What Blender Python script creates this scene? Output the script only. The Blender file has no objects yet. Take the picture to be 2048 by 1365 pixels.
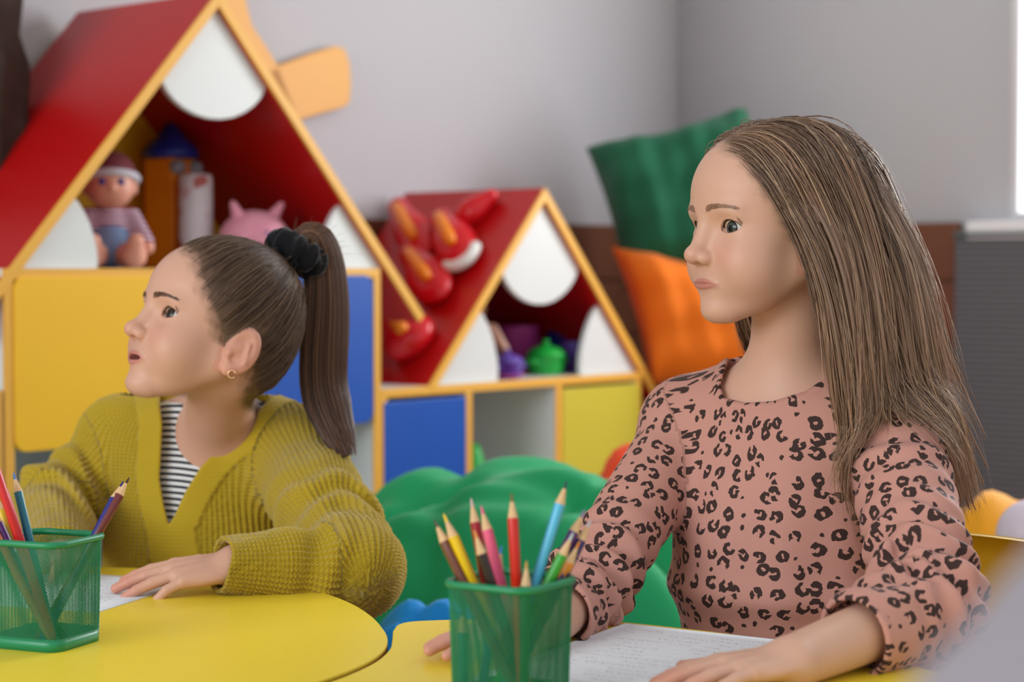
import bpy, math, random
import numpy as np
from mathutils import Vector, Matrix, Euler
rng = np.random.default_rng(7); random.seed(7)
scene = bpy.context.scene
COL = scene.collection
# ------------------------------------------------------------------ camera
FPX = 3800.0; CAMZ = 0.896; PITCH = math.atan(147.5 / FPX)
cam_d = bpy.data.cameras.new('camera'); cam = bpy.data.objects.new('camera', cam_d); COL.objects.link(cam)
cam.location = (0, 0, CAMZ); cam.rotation_euler = (math.pi / 2 - PITCH, 0, 0)
cam_d.sensor_width = 36.0; cam_d.lens = 36.0 * FPX / 2048.0; cam_d.clip_start = 0.02
cam_d.dof.use_dof = True; cam_d.dof.focus_distance = 1.93; cam_d.dof.aperture_fstop = 4.2
scene.camera = cam
# ------------------------------------------------------------------ light
world = bpy.data.worlds.new('world'); scene.world = world; world.use_nodes = True
bg = world.node_tree.nodes['Background']; bg.inputs[0].default_value = (0.90, 0.95, 1.0, 1); bg.inputs[1].default_value = 0.72
def area(name, loc, target, sx, sy, power, col):
    l = bpy.data.lights.new(name, 'AREA'); l.shape = 'RECTANGLE'; l.size = sx; l.size_y = sy; l.energy = power; l.color = col
    o = bpy.data.objects.new(name, l); COL.objects.link(o); o.location = loc
    o.rotation_euler = (Vector(target) - Vector(loc)).to_track_quat('-Z', 'Y').to_euler(); return o
# daylight of the windows on the side the girls face: it lights the fronts of their faces in the photograph
area('window_left_offscreen', (-3.6, -1.6, 2.0), (0.0, 2.4, 0.7), 3.0, 1.8, 107, (0.93, 0.97, 1.0))
# daylight through the window seen at the right edge: the lamp fills that opening beyond the frame
area('window_right_offscreen', (1.766, 3.986, 1.680), (1.102, 3.238, 1.680), 1.2, 1.2, 42, (0.95, 0.97, 1.0))
scene.view_settings.view_transform = 'Standard'; scene.view_settings.look = 'None'
scene.view_settings.gamma = 1.0; scene.view_settings.use_curve_mapping = False
scene.view_settings.exposure = 0.28
# ------------------------------------------------------------------ projection helpers
_c, _s = math.cos(PITCH), math.sin(PITCH)
def ray(px, py):
    u = (px - 1024.0) / FPX; v = -(py - 682.5) / FPX
    return np.array([u, _c + v * _s, v * _c - _s])
ORG = np.array([0, 0, CAMZ])
def at(px, py, d):
    r = ray(px, py); return ORG + r * (d / r[1])
def hz(px, py, z):
    r = ray(px, py); return ORG + r * ((z - CAMZ) / r[2])
def hitp(px, py, p0, n):
    r = ray(px, py); return ORG + r * (np.dot(np.asarray(p0) - ORG, n) / np.dot(r, n))
def proj(p):
    p = np.asarray(p, float) - ORG
    cz = p[..., 1] * _c - p[..., 2] * _s; cy = p[..., 1] * _s + p[..., 2] * _c
    return np.stack([1024 + FPX * p[..., 0] / cz, 682.5 - FPX * cy / cz], -1)
# ------------------------------------------------------------------ materials
def lin(c):
    c = np.asarray(c, float) / 255.0
    return np.where(c <= 0.04045, c / 12.92, ((c + 0.055) / 1.055) ** 2.4)
def rgba(c): return tuple(lin(c)) + (1.0,)
def mat(name, col=None, rough=0.5, spec=0.5, bump=0.0, bscale=200.0, var=0.0, vscale=8.0, sss=0.0, metal=0.0, attr=None, sheen=0.0):
    m = bpy.data.materials.new(name); m.use_nodes = True; nt = m.node_tree; N = nt.nodes; L = nt.links
    b = N['Principled BSDF']; b.inputs['Roughness'].default_value = rough; b.inputs['Specular IOR Level'].default_value = spec
    b.inputs['Metallic'].default_value = metal
    if sheen: b.inputs['Sheen Weight'].default_value = sheen; b.inputs['Sheen Roughness'].default_value = 0.4
    tc = N.new('ShaderNodeTexCoord')
    src = None
    if attr:
        a = N.new('ShaderNodeAttribute'); a.attribute_name = attr; src = a.outputs['Color']
    if var > 0:
        nz = N.new('ShaderNodeTexNoise'); nz.inputs['Scale'].default_value = vscale; nz.inputs['Detail'].default_value = 4
        L.new(tc.outputs['Object'], nz.inputs['Vector'])
        hsv = N.new('ShaderNodeHueSaturation')
        mr = N.new('ShaderNodeMapRange'); mr.inputs['To Min'].default_value = 1 - var; mr.inputs['To Max'].default_value = 1 + var
        L.new(nz.outputs['Fac'], mr.inputs['Value']); L.new(mr.outputs[0], hsv.inputs['Value'])
        if src is not None: L.new(src, hsv.inputs['Color'])
        else: hsv.inputs['Color'].default_value = rgba(col)
        src = hsv.outputs[0]
    if src is not None: L.new(src, b.inputs['Base Color'])
    else: b.inputs['Base Color'].default_value = rgba(col)
    if bump > 0:
        nb = N.new('ShaderNodeTexNoise'); nb.inputs['Scale'].default_value = bscale; nb.inputs['Detail'].default_value = 3
        L.new(tc.outputs['Object'], nb.inputs['Vector'])
        bp = N.new('ShaderNodeBump'); bp.inputs['Strength'].default_value = bump; bp.inputs['Distance'].default_value = 0.002
        L.new(nb.outputs['Fac'], bp.inputs['Height']); L.new(bp.outputs[0], b.inputs['Normal'])
    if sss > 0:
        b.inputs['Subsurface Weight'].default_value = sss
        b.inputs['Subsurface Radius'].default_value = (1.0, 0.35, 0.2); b.inputs['Subsurface Scale'].default_value = 0.006
    return m
# ------------------------------------------------------------------ mesh helpers
def fast_mesh(name, V, quads=None, tris=None, smooth=True):
    me = bpy.data.meshes.new(name); V = np.asarray(V, np.float32)
    qs = np.zeros((0, 4), np.int32) if quads is None else np.asarray(quads, np.int32)
    ts = np.zeros((0, 3), np.int32) if tris is None else np.asarray(tris, np.int32)
    me.vertices.add(len(V)); me.vertices.foreach_set('co', V.ravel())
    loops = np.concatenate([qs.ravel(), ts.ravel()]).astype(np.int32)
    me.loops.add(len(loops)); me.loops.foreach_set('vertex_index', loops)
    me.polygons.add(len(qs) + len(ts))
    st = np.concatenate([np.arange(len(qs)) * 4, len(qs) * 4 + np.arange(len(ts)) * 3]).astype(np.int32)
    me.polygons.foreach_set('loop_start', st)
    me.update(calc_edges=True); me.validate()
    if smooth: me.polygons.foreach_set('use_smooth', np.ones(len(me.polygons), bool))
    return me
def add_attr(me, name, data):
    data = np.asarray(data, np.float32)
    if data.shape[1] == 4:
        a = me.attributes.new(name, 'FLOAT_COLOR', 'POINT'); a.data.foreach_set('color', data.ravel())
    else:
        a = me.attributes.new(name, 'FLOAT_VECTOR', 'POINT'); a.data.foreach_set('vector', data.ravel())
def link(name, me, m, parent=None, kind=None, label=None):
    o = bpy.data.objects.new(name, me); COL.objects.link(o)
    if m is not None and me is not None: me.materials.append(m)
    if parent is not None: o.parent = parent
    if kind: o['kind'] = kind
    if label: o['label'] = label
    return o
def tag(o, label, cat, group=None):
    o['label'] = label; o['category'] = cat
    if group: o['group'] = group
    return o
def empty(name, loc, rz=0.0, label=None, cat=None, group=None):
    o = bpy.data.objects.new(name, None); COL.objects.link(o); o.location = tuple(loc); o.rotation_euler = (0, 0, rz); o.empty_display_size = 0.05
    if label: tag(o, label, cat, group)
    return o
def keep(o, parent):
    """parent a child whose mesh is in world coordinates"""
    o.parent = parent
    o.matrix_parent_inverse = (Matrix.Translation(parent.location) @ parent.rotation_euler.to_matrix().to_4x4()).inverted()
    return o
def box_me(name, x0, x1, y0, y1, z0, z1, bev=0.0):
    import bmesh
    bm = bmesh.new(); bmesh.ops.create_cube(bm, size=1)
    for v in bm.verts: v.co = Vector(((x0 + x1) / 2 + v.co.x * (x1 - x0), (y0 + y1) / 2 + v.co.y * (y1 - y0), (z0 + z1) / 2 + v.co.z * (z1 - z0)))
    if bev > 0: bmesh.ops.bevel(bm, geom=bm.edges[:], offset=bev, segments=2, affect='EDGES', profile=0.5)
    me = bpy.data.meshes.new(name); bm.to_mesh(me); bm.free(); return me
def prism_me(name, poly, y0, y1, axis='y', bev=0.0):
    """polygon (a,b) extruded; axis y: (a,y,b); axis z: (a,b,z)"""
    import bmesh
    bm = bmesh.new(); vs = []
    for a, b in poly: vs.append(bm.verts.new((a, y0, b) if axis == 'y' else (a, b, y0)))
    f = bm.faces.new(vs); r = bmesh.ops.extrude_face_region(bm, geom=[f])
    d = Vector((0, y1 - y0, 0)) if axis == 'y' else Vector((0, 0, y1 - y0))
    for e in r['geom']:
        if isinstance(e, bmesh.types.BMVert): e.co += d
    bmesh.ops.recalc_face_normals(bm, faces=bm.faces[:])
    if bev > 0:
        es = [e for e in bm.edges if abs((e.verts[0].co - e.verts[1].co).dot(d.normalized())) < 1e-6]
        bmesh.ops.bevel(bm, geom=es, offset=bev, segments=2, affect='EDGES', profile=0.5)
    me = bpy.data.meshes.new(name); bm.to_mesh(me); bm.free(); return me
def lathe_me(name, prof, n=32, smooth=True, close=True):
    prof = np.asarray(prof, float); M = len(prof); a = np.arange(n) * 2 * np.pi / n
    V = np.stack([prof[:, None, 0] * np.cos(a), prof[:, None, 0] * np.sin(a), np.repeat(prof[:, 1:2], n, 1)], -1).reshape(-1, 3)
    q = []
    for i in range(M - 1):
        for j in range(n): k = (j + 1) % n; q.append((i * n + j, i * n + k, (i + 1) * n + k, (i + 1) * n + j))
    return fast_mesh(name, V, quads=q, smooth=smooth)
def rrect(x0, x1, z0, z1, r, n=6, which=(1, 1, 1, 1)):
    P = []
    for (cx, cz, a0, w, c) in ((x1 - r, z1 - r, 0, which[0], (x1, z1)), (x0 + r, z1 - r, 90, which[1], (x0, z1)), (x0 + r, z0 + r, 180, which[2], (x0, z0)), (x1 - r, z0 + r, 270, which[3], (x1, z0))):
        if not w: P.append(c); continue
        for i in range(n + 1):
            a = math.radians(a0 + 90 * i / n); P.append((cx + r * math.cos(a), cz + r * math.sin(a)))
    return P
def tubes(P, R, sides=3):
    """P (N,M,3) polylines, R (N,M) radii -> V, quads"""
    N, M, _ = P.shape
    T = np.gradient(P, axis=1); T /= np.linalg.norm(T, axis=2, keepdims=True) + 1e-9
    ref = np.zeros_like(T); ref[..., 2] = 1; flip = np.abs(T[..., 2]) > 0.9; ref[flip] = (1, 0, 0)
    A = np.cross(T, ref); A /= np.linalg.norm(A, axis=2, keepdims=True) + 1e-9
    # keep frame continuous along strand
    for i in range(1, M):
        a = A[:, i - 1] - T[:, i] * np.sum(A[:, i - 1] * T[:, i], 1, keepdims=True)
        A[:, i] = a / (np.linalg.norm(a, axis=1, keepdims=True) + 1e-9)
    B = np.cross(T, A)
    V = np.stack([P + R[..., None] * (A * math.cos(2 * math.pi * k / sides) + B * math.sin(2 * math.pi * k / sides)) for k in range(sides)], 2)
    idx = np.arange(N * M * sides).reshape(N, M, sides)
    q = []
    for k in range(sides):
        k2 = (k + 1) % sides
        q.append(np.stack([idx[:, :-1, k], idx[:, :-1, k2], idx[:, 1:, k2], idx[:, 1:, k]], -1).reshape(-1, 4))
    return V.reshape(-1, 3), np.concatenate(q)
def tube_me(name, pts, r, sides=8, closed=False, caps=True):
    pts = np.asarray(pts, float)
    if closed: pts = np.concatenate([pts, pts[:1]])
    R = np.full((1, len(pts)), r) if np.isscalar(r) else np.asarray(r, float)[None]
    V, q = tubes(pts[None], R, sides)
    t = []
    if caps and not closed:
        n = len(V); V = np.concatenate([V, pts[:1], pts[-1:]])
        for k in range(sides):
            k2 = (k + 1) % sides; t.append((n, k2, k)); t.append((n + 1, n - sides + k, n - sides + k2))
    return fast_mesh(name, V, quads=q, tris=t if t else None)
def spline(pts, n):
    """Catmull-Rom through pts"""
    p = np.asarray(pts, float); p = np.concatenate([2 * p[:1] - p[1:2], p, 2 * p[-1:] - p[-2:-1]])
    t = np.linspace(0, len(p) - 3 - 1e-6, n); i = t.astype(int); f = (t - i)[:, None]
    a, b, c, d = p[i], p[i + 1], p[i + 2], p[i + 3]
    return 0.5 * (2 * b + (c - a) * f + (2 * a - 5 * b + 4 * c - d) * f ** 2 + (-a + 3 * b - 3 * c + d) * f ** 3)
_ns = np.random.default_rng(3)
_NK = _ns.normal(size=(24, 3)); _NP = _ns.uniform(0, 6.28, 24)
def noise3(p, scale=1.0, seed=0, n=8):
    k = _NK[seed % 16: seed % 16 + n] * scale
    return np.sin(p @ k.T + _NP[seed % 16: seed % 16 + n] + seed).sum(-1) / n ** 0.5
# ------------------------------------------------------------------ signed distance toolkit
def nrm_(v): return np.sqrt(np.einsum('ij,ij->i', v, v))
def ell(p, c, r, R=None):
    q = p - np.asarray(c, float)
    if R is not None: q = q @ R
    q = q / np.asarray(r, float); k0 = nrm_(q); q = q / np.asarray(r, float); k1 = nrm_(q) + 1e-9
    return k0 * (k0 - 1) / k1
def cap(p, a, b, ra, rb):
    a = np.asarray(a, float); b = np.asarray(b, float); ba = b - a
    pa = p - a; h = np.clip(pa @ (ba / (ba @ ba + 1e-12)), 0, 1); pa -= h[:, None] * ba
    return nrm_(pa) - (ra + (rb - ra) * h)
def smin(a, b, k):
    h = np.maximum(k - np.abs(a - b), 0) / k; return np.minimum(a, b) - h * h * k * 0.25
def smax(a, b, k): return -smin(-a, -b, k)
def polysd(P, poly):
    """2d signed distance to polygon, P (N,2)"""
    poly = np.asarray(poly, float); d = np.full(len(P), 1e9); s = np.ones(len(P)); n = len(poly)
    for i in range(n):
        a = poly[i]; b = poly[i - 1]; e = b - a; w = P - a
        h = np.clip(w @ e / (e @ e), 0, 1); q = w - h[:, None] * e; d = np.minimum(d, (q ** 2).sum(1))
        c1 = P[:, 1] >= a[1]; c2 = P[:, 1] < b[1]; c3 = e[0] * w[:, 1] > e[1] * w[:, 0]
        fl = (c1 & c2 & c3) | (~c1 & ~c2 & ~c3); s = np.where(fl, -s, s)
    return s * np.sqrt(d)
def frame(yaw_dir):
    """rotation matrix columns: forward, left, up for a horizontal forward direction"""
    f = np.array([yaw_dir[0], yaw_dir[1], 0.0]); f /= np.linalg.norm(f); l = np.array([-f[1], f[0], 0]); return np.stack([f, l, [0, 0, 1.0]], 1)
def mesher(sd, lo, hi, res, newton=1):
    lo = np.asarray(lo, float); hi = np.asarray(hi, float); B = 4
    nc = np.ceil((hi - lo) / (res * B)).astype(int) + 1
    g = np.stack(np.meshgrid(*[np.arange(n) for n in nc], indexing='ij'), -1).reshape(-1, 3)
    cv = sd(lo + g * (res * B)).reshape(nc)
    near = np.abs(cv) < res * B * 1.35
    flag = np.zeros(nc - 1, bool)
    for dx in (0, 1):
        for dy in (0, 1):
            for dz in (0, 1): flag |= near[dx:nc[0] - 1 + dx, dy:nc[1] - 1 + dy, dz:nc[2] - 1 + dz]
    n = (nc - 1) * B
    vals = np.repeat(np.repeat(np.repeat(cv[:-1, :-1, :-1], B, 0), B, 1), B, 2)
    m = np.repeat(np.repeat(np.repeat(flag, B, 0), B, 1), B, 2)
    m2 = m.copy(); m2[1:] |= m[:-1]; m = m2.copy(); m2[:, 1:] |= m[:, :-1]; m = m2.copy(); m2[:, :, 1:] |= m[:, :, :-1]
    idx = np.argwhere(m2)
    for i in range(0, len(idx), 400000):
        s = idx[i:i + 400000]; vals[s[:, 0], s[:, 1], s[:, 2]] = sd(lo + s * res)
    ins = vals < 0
    cnt = np.zeros(n - 1, np.int8)
    for dx in (0, 1):
        for dy in (0, 1):
            for dz in (0, 1): cnt += ins[dx:n[0] - 1 + dx, dy:n[1] - 1 + dy, dz:n[2] - 1 + dz]
    act = (cnt > 0) & (cnt < 8); ai = np.argwhere(act); vid = np.full(act.shape, -1, np.int64); vid[act] = np.arange(len(ai))
    acc = np.zeros((len(ai), 3)); ac = np.zeros(len(ai))
    cor = [np.array([i, j, k]) for i in (0, 1) for j in (0, 1) for k in (0, 1)]
    for A_ in range(8):
        for B_ in range(A_ + 1, 8):
            if abs(cor[A_] - cor[B_]).sum() != 1: continue
            a = ai + cor[A_]; b = ai + cor[B_]
            va = vals[a[:, 0], a[:, 1], a[:, 2]]; vb = vals[b[:, 0], b[:, 1], b[:, 2]]
            c = (va < 0) != (vb < 0); t = np.where(c, va / np.where(va == vb, 1, va - vb), 0)
            acc[c] += (a + (b - a) * t[:, None])[c]; ac[c] += 1
    V = lo + acc / ac[:, None] * res
    quads = []
    for ax in range(3):
        o = [1, 2, 0][ax], [2, 0, 1][ax]
        sl0 = [slice(1, -1)] * 3; sl0[ax] = slice(0, -1); sl1 = [slice(1, -1)] * 3; sl1[ax] = slice(1, None)
        s0 = ins[tuple(sl0)]; s1 = ins[tuple(sl1)]; e = np.argwhere(s0 != s1)
        base = e.copy(); base[:, o[0]] += 1; base[:, o[1]] += 1
        fl = s0[e[:, 0], e[:, 1], e[:, 2]]
        def cid(d0, d1):
            c = base.copy(); c[:, o[0]] += d0; c[:, o[1]] += d1; return vid[c[:, 0], c[:, 1], c[:, 2]]
        q = np.stack([cid(-1, -1), cid(0, -1), cid(0, 0), cid(-1, 0)], 1); q[~fl] = q[~fl][:, ::-1]; quads.append(q)
    Q = np.concatenate(quads); Q = Q[(Q >= 0).all(1)]
    for _ in range(newton):
        G = grad(sd, V, res * 0.5); d = sd(V); g2 = (G ** 2).sum(1) + 1e-3
        V = V - np.clip(d / g2, -res * 0.7, res * 0.7)[:, None] * G
    return V, Q
def grad(sd, p, e):
    k = np.array([[1, -1, -1], [-1, -1, 1], [-1, 1, -1], [1, 1, 1]], float)
    return sum(k[i] * sd(p + e * k[i])[:, None] for i in range(4)) / (4 * e)
def normal(sd, p, e):
    g = grad(sd, p, e); return g / (np.linalg.norm(g, axis=1, keepdims=True) + 1e-9)
# ------------------------------------------------------------------ furniture frame (row of house cabinets and room axes)
ANG = math.radians(48.4); UX = np.array([math.cos(ANG), math.sin(ANG), 0]); WY = np.array([-math.sin(ANG), math.cos(ANG), 0])
P0 = np.array([at(761, 780, 3.7)[0], 3.7, 0.0])
def W3(s, q, z): return P0 + s * UX + q * WY + np.array([0, 0, z])
def FR(px, py, q=0.0):
    h = hitp(px, py, P0 + q * WY, WY); d = h - P0; return float(d @ UX), float(h[2])
def SIDE(px, py, s):
    h = hitp(px, py, P0 + s * UX, UX); d = h - P0; return float(d @ WY), float(h[2])
QW = 0.46                                   # wall distance behind the cabinet fronts
SC = FR(1352, 300, QW)[0]                   # corner
M = {}
M['wall'] = mat('wall_paint', (188, 185, 188), 0.7, 0.3, bump=0.05, bscale=60)
M['floor'] = mat('floor_laminate', (176, 140, 100), 0.4, 0.4, var=0.15, vscale=5)
M['ceil'] = mat('ceiling_paint', (225, 225, 222), 0.8, 0.2)
M['plank'] = mat('brown_wood', (116, 70, 48), 0.45, 0.4, var=0.22, vscale=9, bump=0.1, bscale=40)
M['white_b'] = mat('white_laminate', (222, 224, 222), 0.35, 0.4)
M['edge'] = mat('orange_edge_band', (236, 176, 70), 0.4, 0.4, var=0.05)
M['red'] = mat('red_laminate', (186, 14, 16), 0.3, 0.5, var=0.04)
M['blue'] = mat('blue_laminate', (28, 84, 176), 0.4, 0.4, var=0.04)
M['yel_d'] = mat('yellow_laminate', (246, 190, 38), 0.4, 0.4, var=0.03)
M['lime'] = mat('lime_laminate', (206, 190, 62), 0.4, 0.4, var=0.03)
M['grey_d'] = mat('slate_laminate', (92, 100, 104), 0.5, 0.3)
M['frame_w'] = mat('window_frame_white', (235, 235, 238), 0.4, 0.4)
M['rad'] = None
def struct(name, me, m, local=True):
    o = link(name, me, m, kind='structure')
    if local: o.location = tuple(P0); o.rotation_euler = (0, 0, ANG)
    return o
fl = struct('floor', box_me('floor', -2.6, 4.2, -5.0, 5.6, -0.1, 0.0), M['floor'], local=False)
struct('wall_back', box_me('wall_back', -3.0, SC, QW, QW + 0.1, 0, 2.7), M['wall'])
# window wall with an opening
yw1, zw0 = SIDE(2016, 443, SC); zw1 = zw0 + 1.35; yw0 = yw1 - 1.5
wr = bpy.data.meshes.new('wall_right')
def multi_box(name, boxes):
    Vs, Qs = [], []
    for (x0, x1, y0, y1, z0, z1) in boxes:
        b = len(Vs) * 8
        Vs.append(np.array([[x, y, z] for x in (x0, x1) for y in (y0, y1) for z in (z0, z1)]))
        Qs.append(np.array([[0, 1, 3, 2], [4, 6, 7, 5], [0, 4, 5, 1], [2, 3, 7, 6], [0, 2, 6, 4], [1, 5, 7, 3]]) + b)
    return fast_mesh(name, np.concatenate(Vs), quads=np.concatenate(Qs), smooth=False)
struct('wall_right', multi_box('wall_right', [(SC, SC + 0.14, yw1, QW + 0.1, 0, 2.7), (SC, SC + 0.14, yw0, yw1, 0, zw0), (SC, SC + 0.14, yw0, yw1, zw1, 2.7), (SC, SC + 0.14, -4.2, yw0, 0, 2.7)]), M['wall'])
win = struct('window_1', multi_box('window_1', [(SC + 0.004, SC + 0.05, yw1 - 0.02, yw1, zw0, zw1), (SC + 0.004, SC + 0.05, yw0, yw0 + 0.06, zw0, zw1), (SC + 0.004, SC + 0.05, yw0 + 0.06, yw1 - 0.02, zw0, zw0 + 0.02), (SC + 0.004, SC + 0.05, yw0 + 0.06, yw1 - 0.06, zw1 - 0.06, zw1), (SC + 0.004, SC + 0.05, (yw0 + yw1) / 2 - 0.03, (yw0 + yw1) / 2 + 0.03, zw0 + 0.06, zw1 - 0.06)]), M['frame_w'])
gm = bpy.data.materials.new('window_daylight_glow'); gm.use_nodes = True; nt = gm.node_tree
em = nt.nodes.new('ShaderNodeEmission'); em.inputs[0].default_value = (0.95, 0.97, 1, 1); em.inputs[1].default_value = 1.6
nt.links.new(em.outputs[0], nt.nodes['Material Output'].inputs[0])
for k, (a, b) in enumerate(((yw0 + 0.06, (yw0 + yw1) / 2 - 0.03), ((yw0 + yw1) / 2 + 0.03, yw1 - 0.02))):
    link('pane', box_me('pane', SC + 0.012, SC + 0.022, a, b, zw0 + 0.02, zw1 - 0.06), gm, win)
ys1 = SIDE(1956, 450, SC)[0]
link('window_sill', box_me('window_sill', SC - 0.06, SC + 0.0, yw0 - 0.08, ys1, zw0 - 0.045, zw0, 0.004), M['frame_w'], win)
struct('ceiling', box_me('ceiling', -3.0, SC + 0.1, -2.2, QW + 0.1, 2.7, 2.8), M['ceil'])
# brown plank wainscot
zt = 1.005; hpl = 0.145
for nm, n0 in (('trim_1', 0), ('trim_2', 1)):
    if n0 == 0: bk = box_me(nm, -3.0, SC - 0.02, QW - 0.014, QW - 0.004, 0, zt - 0.004)
    else:
        yend = SIDE(1926, 600, SC)[0]; bk = box_me(nm, SC - 0.014, SC - 0.004, yend, QW - 0.02, 0, zt - 0.004)
    t = struct(nm, bk, M['plank'])
    z = zt
    while z > 0.02:
        z0 = max(z - hpl + 0.005, 0.0)
        if n0 == 0: me = box_me('plank', -3.0, SC - 0.02, QW - 0.024, QW - 0.012, z0, z, 0.003)
        else: me = box_me('plank', SC - 0.026, SC - 0.012, yend, QW - 0.026, z0, z, 0.003)
        link('plank', me, M['plank'], t); z -= hpl
# ribbed dark grey radiator screen under the window
m = mat('ribbed_grey', (104, 104, 108), 0.6, 0.3); nt = m.node_tree
tc = nt.nodes.new('ShaderNodeTexCoord'); wv = nt.nodes.new('ShaderNodeTexWave'); wv.bands_direction = 'Z'; wv.inputs['Scale'].default_value = 22
bp = nt.nodes.new('ShaderNodeBump'); bp.inputs['Strength'].default_value = 0.8; bp.inputs['Distance'].default_value = 0.006
nt.links.new(tc.outputs['Object'], wv.inputs['Vector']); nt.links.new(wv.outputs['Fac'], bp.inputs['Height']); nt.links.new(bp.outputs[0], nt.nodes['Principled BSDF'].inputs['Normal'])
zr = SIDE(1990, 474, SC)[1]
rs = empty('radiator_screen', W3(SC - 0.03, yend - 0.7, 0), ANG, 'dark grey ribbed screen standing below the window sill', 'screen')
link('screen_panel', box_me('screen_panel', -0.03, 0.024, -0.7, 0.692, 0.0, zr, 0.004), m, rs)
link('screen_top', box_me('screen_top', -0.035, 0.026, -0.7, 0.694, zr, zr + 0.012, 0.003), M['grey_d'], rs)

# ------------------------------------------------------------------ house cabinets
def board(par, name, x0, x1, y0, y1, z0, z1, m=None, face='front'):
    b = link(name, box_me(name, x0, x1, y0 + 0.004, y1, z0, z1), m or M['white_b'], par)
    link('edge_band', box_me('edge_band', x0, x1, y0 - 0.001, y0 + 0.0045, z0, z1, 0.0012), M['edge'], b)
    return b
def leg_poly(xp, zp, xe, ze, th):
    d = np.array([xe - xp, ze - zp]); d /= np.linalg.norm(d); n = np.array([-d[1], d[0]])
    if n[1] > 0: n = -n
    return d, n
def roof(par, xp, zp, xl, zl, xr, zr_, depth, th=0.018):
    for (xe, ze) in ((xl, zl), (xr, zr_)):
        d, n = leg_poly(xp, zp, xe, ze, th)
        # mitred at the ridge on the vertical plane through the peak
        k = th / abs(n[1]); pi = (xp, zp - k)
        poly = [(xp, zp), (xe, ze), (xe + n[0] * th, ze + n[1] * th), pi]
        b = link('roof_panel', prism_me('roof_panel', poly, 0.004, depth), M['red'], par)
        link('edge_band', prism_me('edge_band', poly, -0.002, 0.0045, bev=0.001), M['edge'], b)
def arc(p0, p1, bulge, n=14):
    """points from p0 to p1 on a circular-ish arc bulging to the left of p0->p1"""
    p0 = np.array(p0); p1 = np.array(p1); d = p1 - p0; nn = np.array([-d[1], d[0]])
    th = np.linspace(0, np.pi, n)
    return [tuple(p0 + d * (1 - math.cos(a)) / 2 + nn * bulge * math.sin(a) ** 1.35) for a in th]
def petal(par, pts, y=0.012, name='gable_panel'):
    return link(name, prism_me(name, pts, y, y + 0.012, bev=0.0015), M['white_b'], par)
TH = 0.018
# --- left, larger house
SL = FR(8, 700)[0]; DP = 0.42; ZS = 0.894
hx = empty('house_cabinet', W3(0, 0, 0), ANG, 'tall house-shaped cabinet with red gable roof and a yellow door', 'cabinet')
board(hx, 'side_panel', SL, SL + TH, 0, DP, 0.0, ZS - TH)
board(hx, 'side_panel', -TH, 0, 0, DP, 0.0, ZS - TH)
mid = SL / 2
board(hx, 'divider', mid - TH / 2, mid + TH / 2, 0.02, DP, 0.06, ZS - TH)
board(hx, 'shelf_board', SL, 0, 0, DP, ZS - TH, ZS)
board(hx, 'shelf_board', SL + TH, -TH, 0.02, DP, 0.60, 0.60 + TH)
board(hx, 'shelf_board', SL + TH, -TH, 0.02, DP, 0.32, 0.32 + TH)
board(hx, 'shelf_board', SL + TH, -TH, 0, DP, 0.05, 0.05 + TH)
link('back_panel', box_me('back_panel', SL + TH, -TH, DP - 0.008, DP, 0.05, ZS - TH), M['white_b'], hx)
zd1 = FR(200, 553)[1]; zd0 = FR(46, 905)[1]
xd0 = FR(27, 700)[0]; xd1 = mid - 0.004
d1 = link('door', prism_me('door', rrect(xd0, xd1, zd0, zd1, 0.022), -0.004, 0.012, bev=0.0015), M['yel_d'], hx, label='yellow cabinet door')
xb1 = FR(744, 700)[0]; zb0 = FR(740, 845)[1]
d2 = link('door', prism_me('door', rrect(mid + 0.004, xb1, zb0, zd1, 0.022), -0.004, 0.012, bev=0.0015), M['blue'], hx, label='blue cabinet door')
XP, ZP = FR(437, -18); XR, ZR = FR(848, 632); XL = 2 * XP - XR
roof(hx, XP, ZP, XL, ZR, XR, ZR, DP)
slp = (ZP - ZR) / (XR - XP)
def inner(par_x, par_z, dx):  # z of the inner roof face at distance dx from the peak
    return par_z - TH / math.cos(math.atan(slp)) - dx * slp
bkp = [(XP, ZP - 0.03), (XP - (ZP - 0.03 - ZS) / slp, ZS), (XP + (ZP - 0.03 - ZS) / slp, ZS)]
link('back_panel', prism_me('back_panel', bkp, DP - 0.012, DP - 0.002), M['yel_d'], hx)
def gable(par, XP, ZP, zbase, plist, left_pts, right_pts):
    petal(par, plist); petal(par, left_pts); petal(par, right_pts)
zi = lambda dx: inner(XP, ZP, abs(dx))
a0 = FR(331, 150)[0] - XP; 
pt = [(XP, zi(0)), (XP - abs(a0), zi(a0))] + arc((XP - abs(a0), zi(a0)), (XP + abs(a0), zi(a0)), -0.275)[1:-1] + [(XP + abs(a0), zi(a0))]
petal(hx, pt)
xw = (ZP - TH / math.cos(math.atan(slp)) - ZS) / slp      # inner half-width at the shelf
for sg in (-1, 1):
    x_out = XP + sg * xw; x_in = FR(202, 525)[0]; x_in = XP + sg * abs(x_in - XP); xt = XP + sg * abs(FR(152, 372)[0] - XP)
    pts = [(x_out, ZS), (x_in, ZS)] + arc((x_in, ZS), (xt, zi(xt - XP)), 0.13 * sg, 10)[1:]
    petal(hx, pts)
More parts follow.
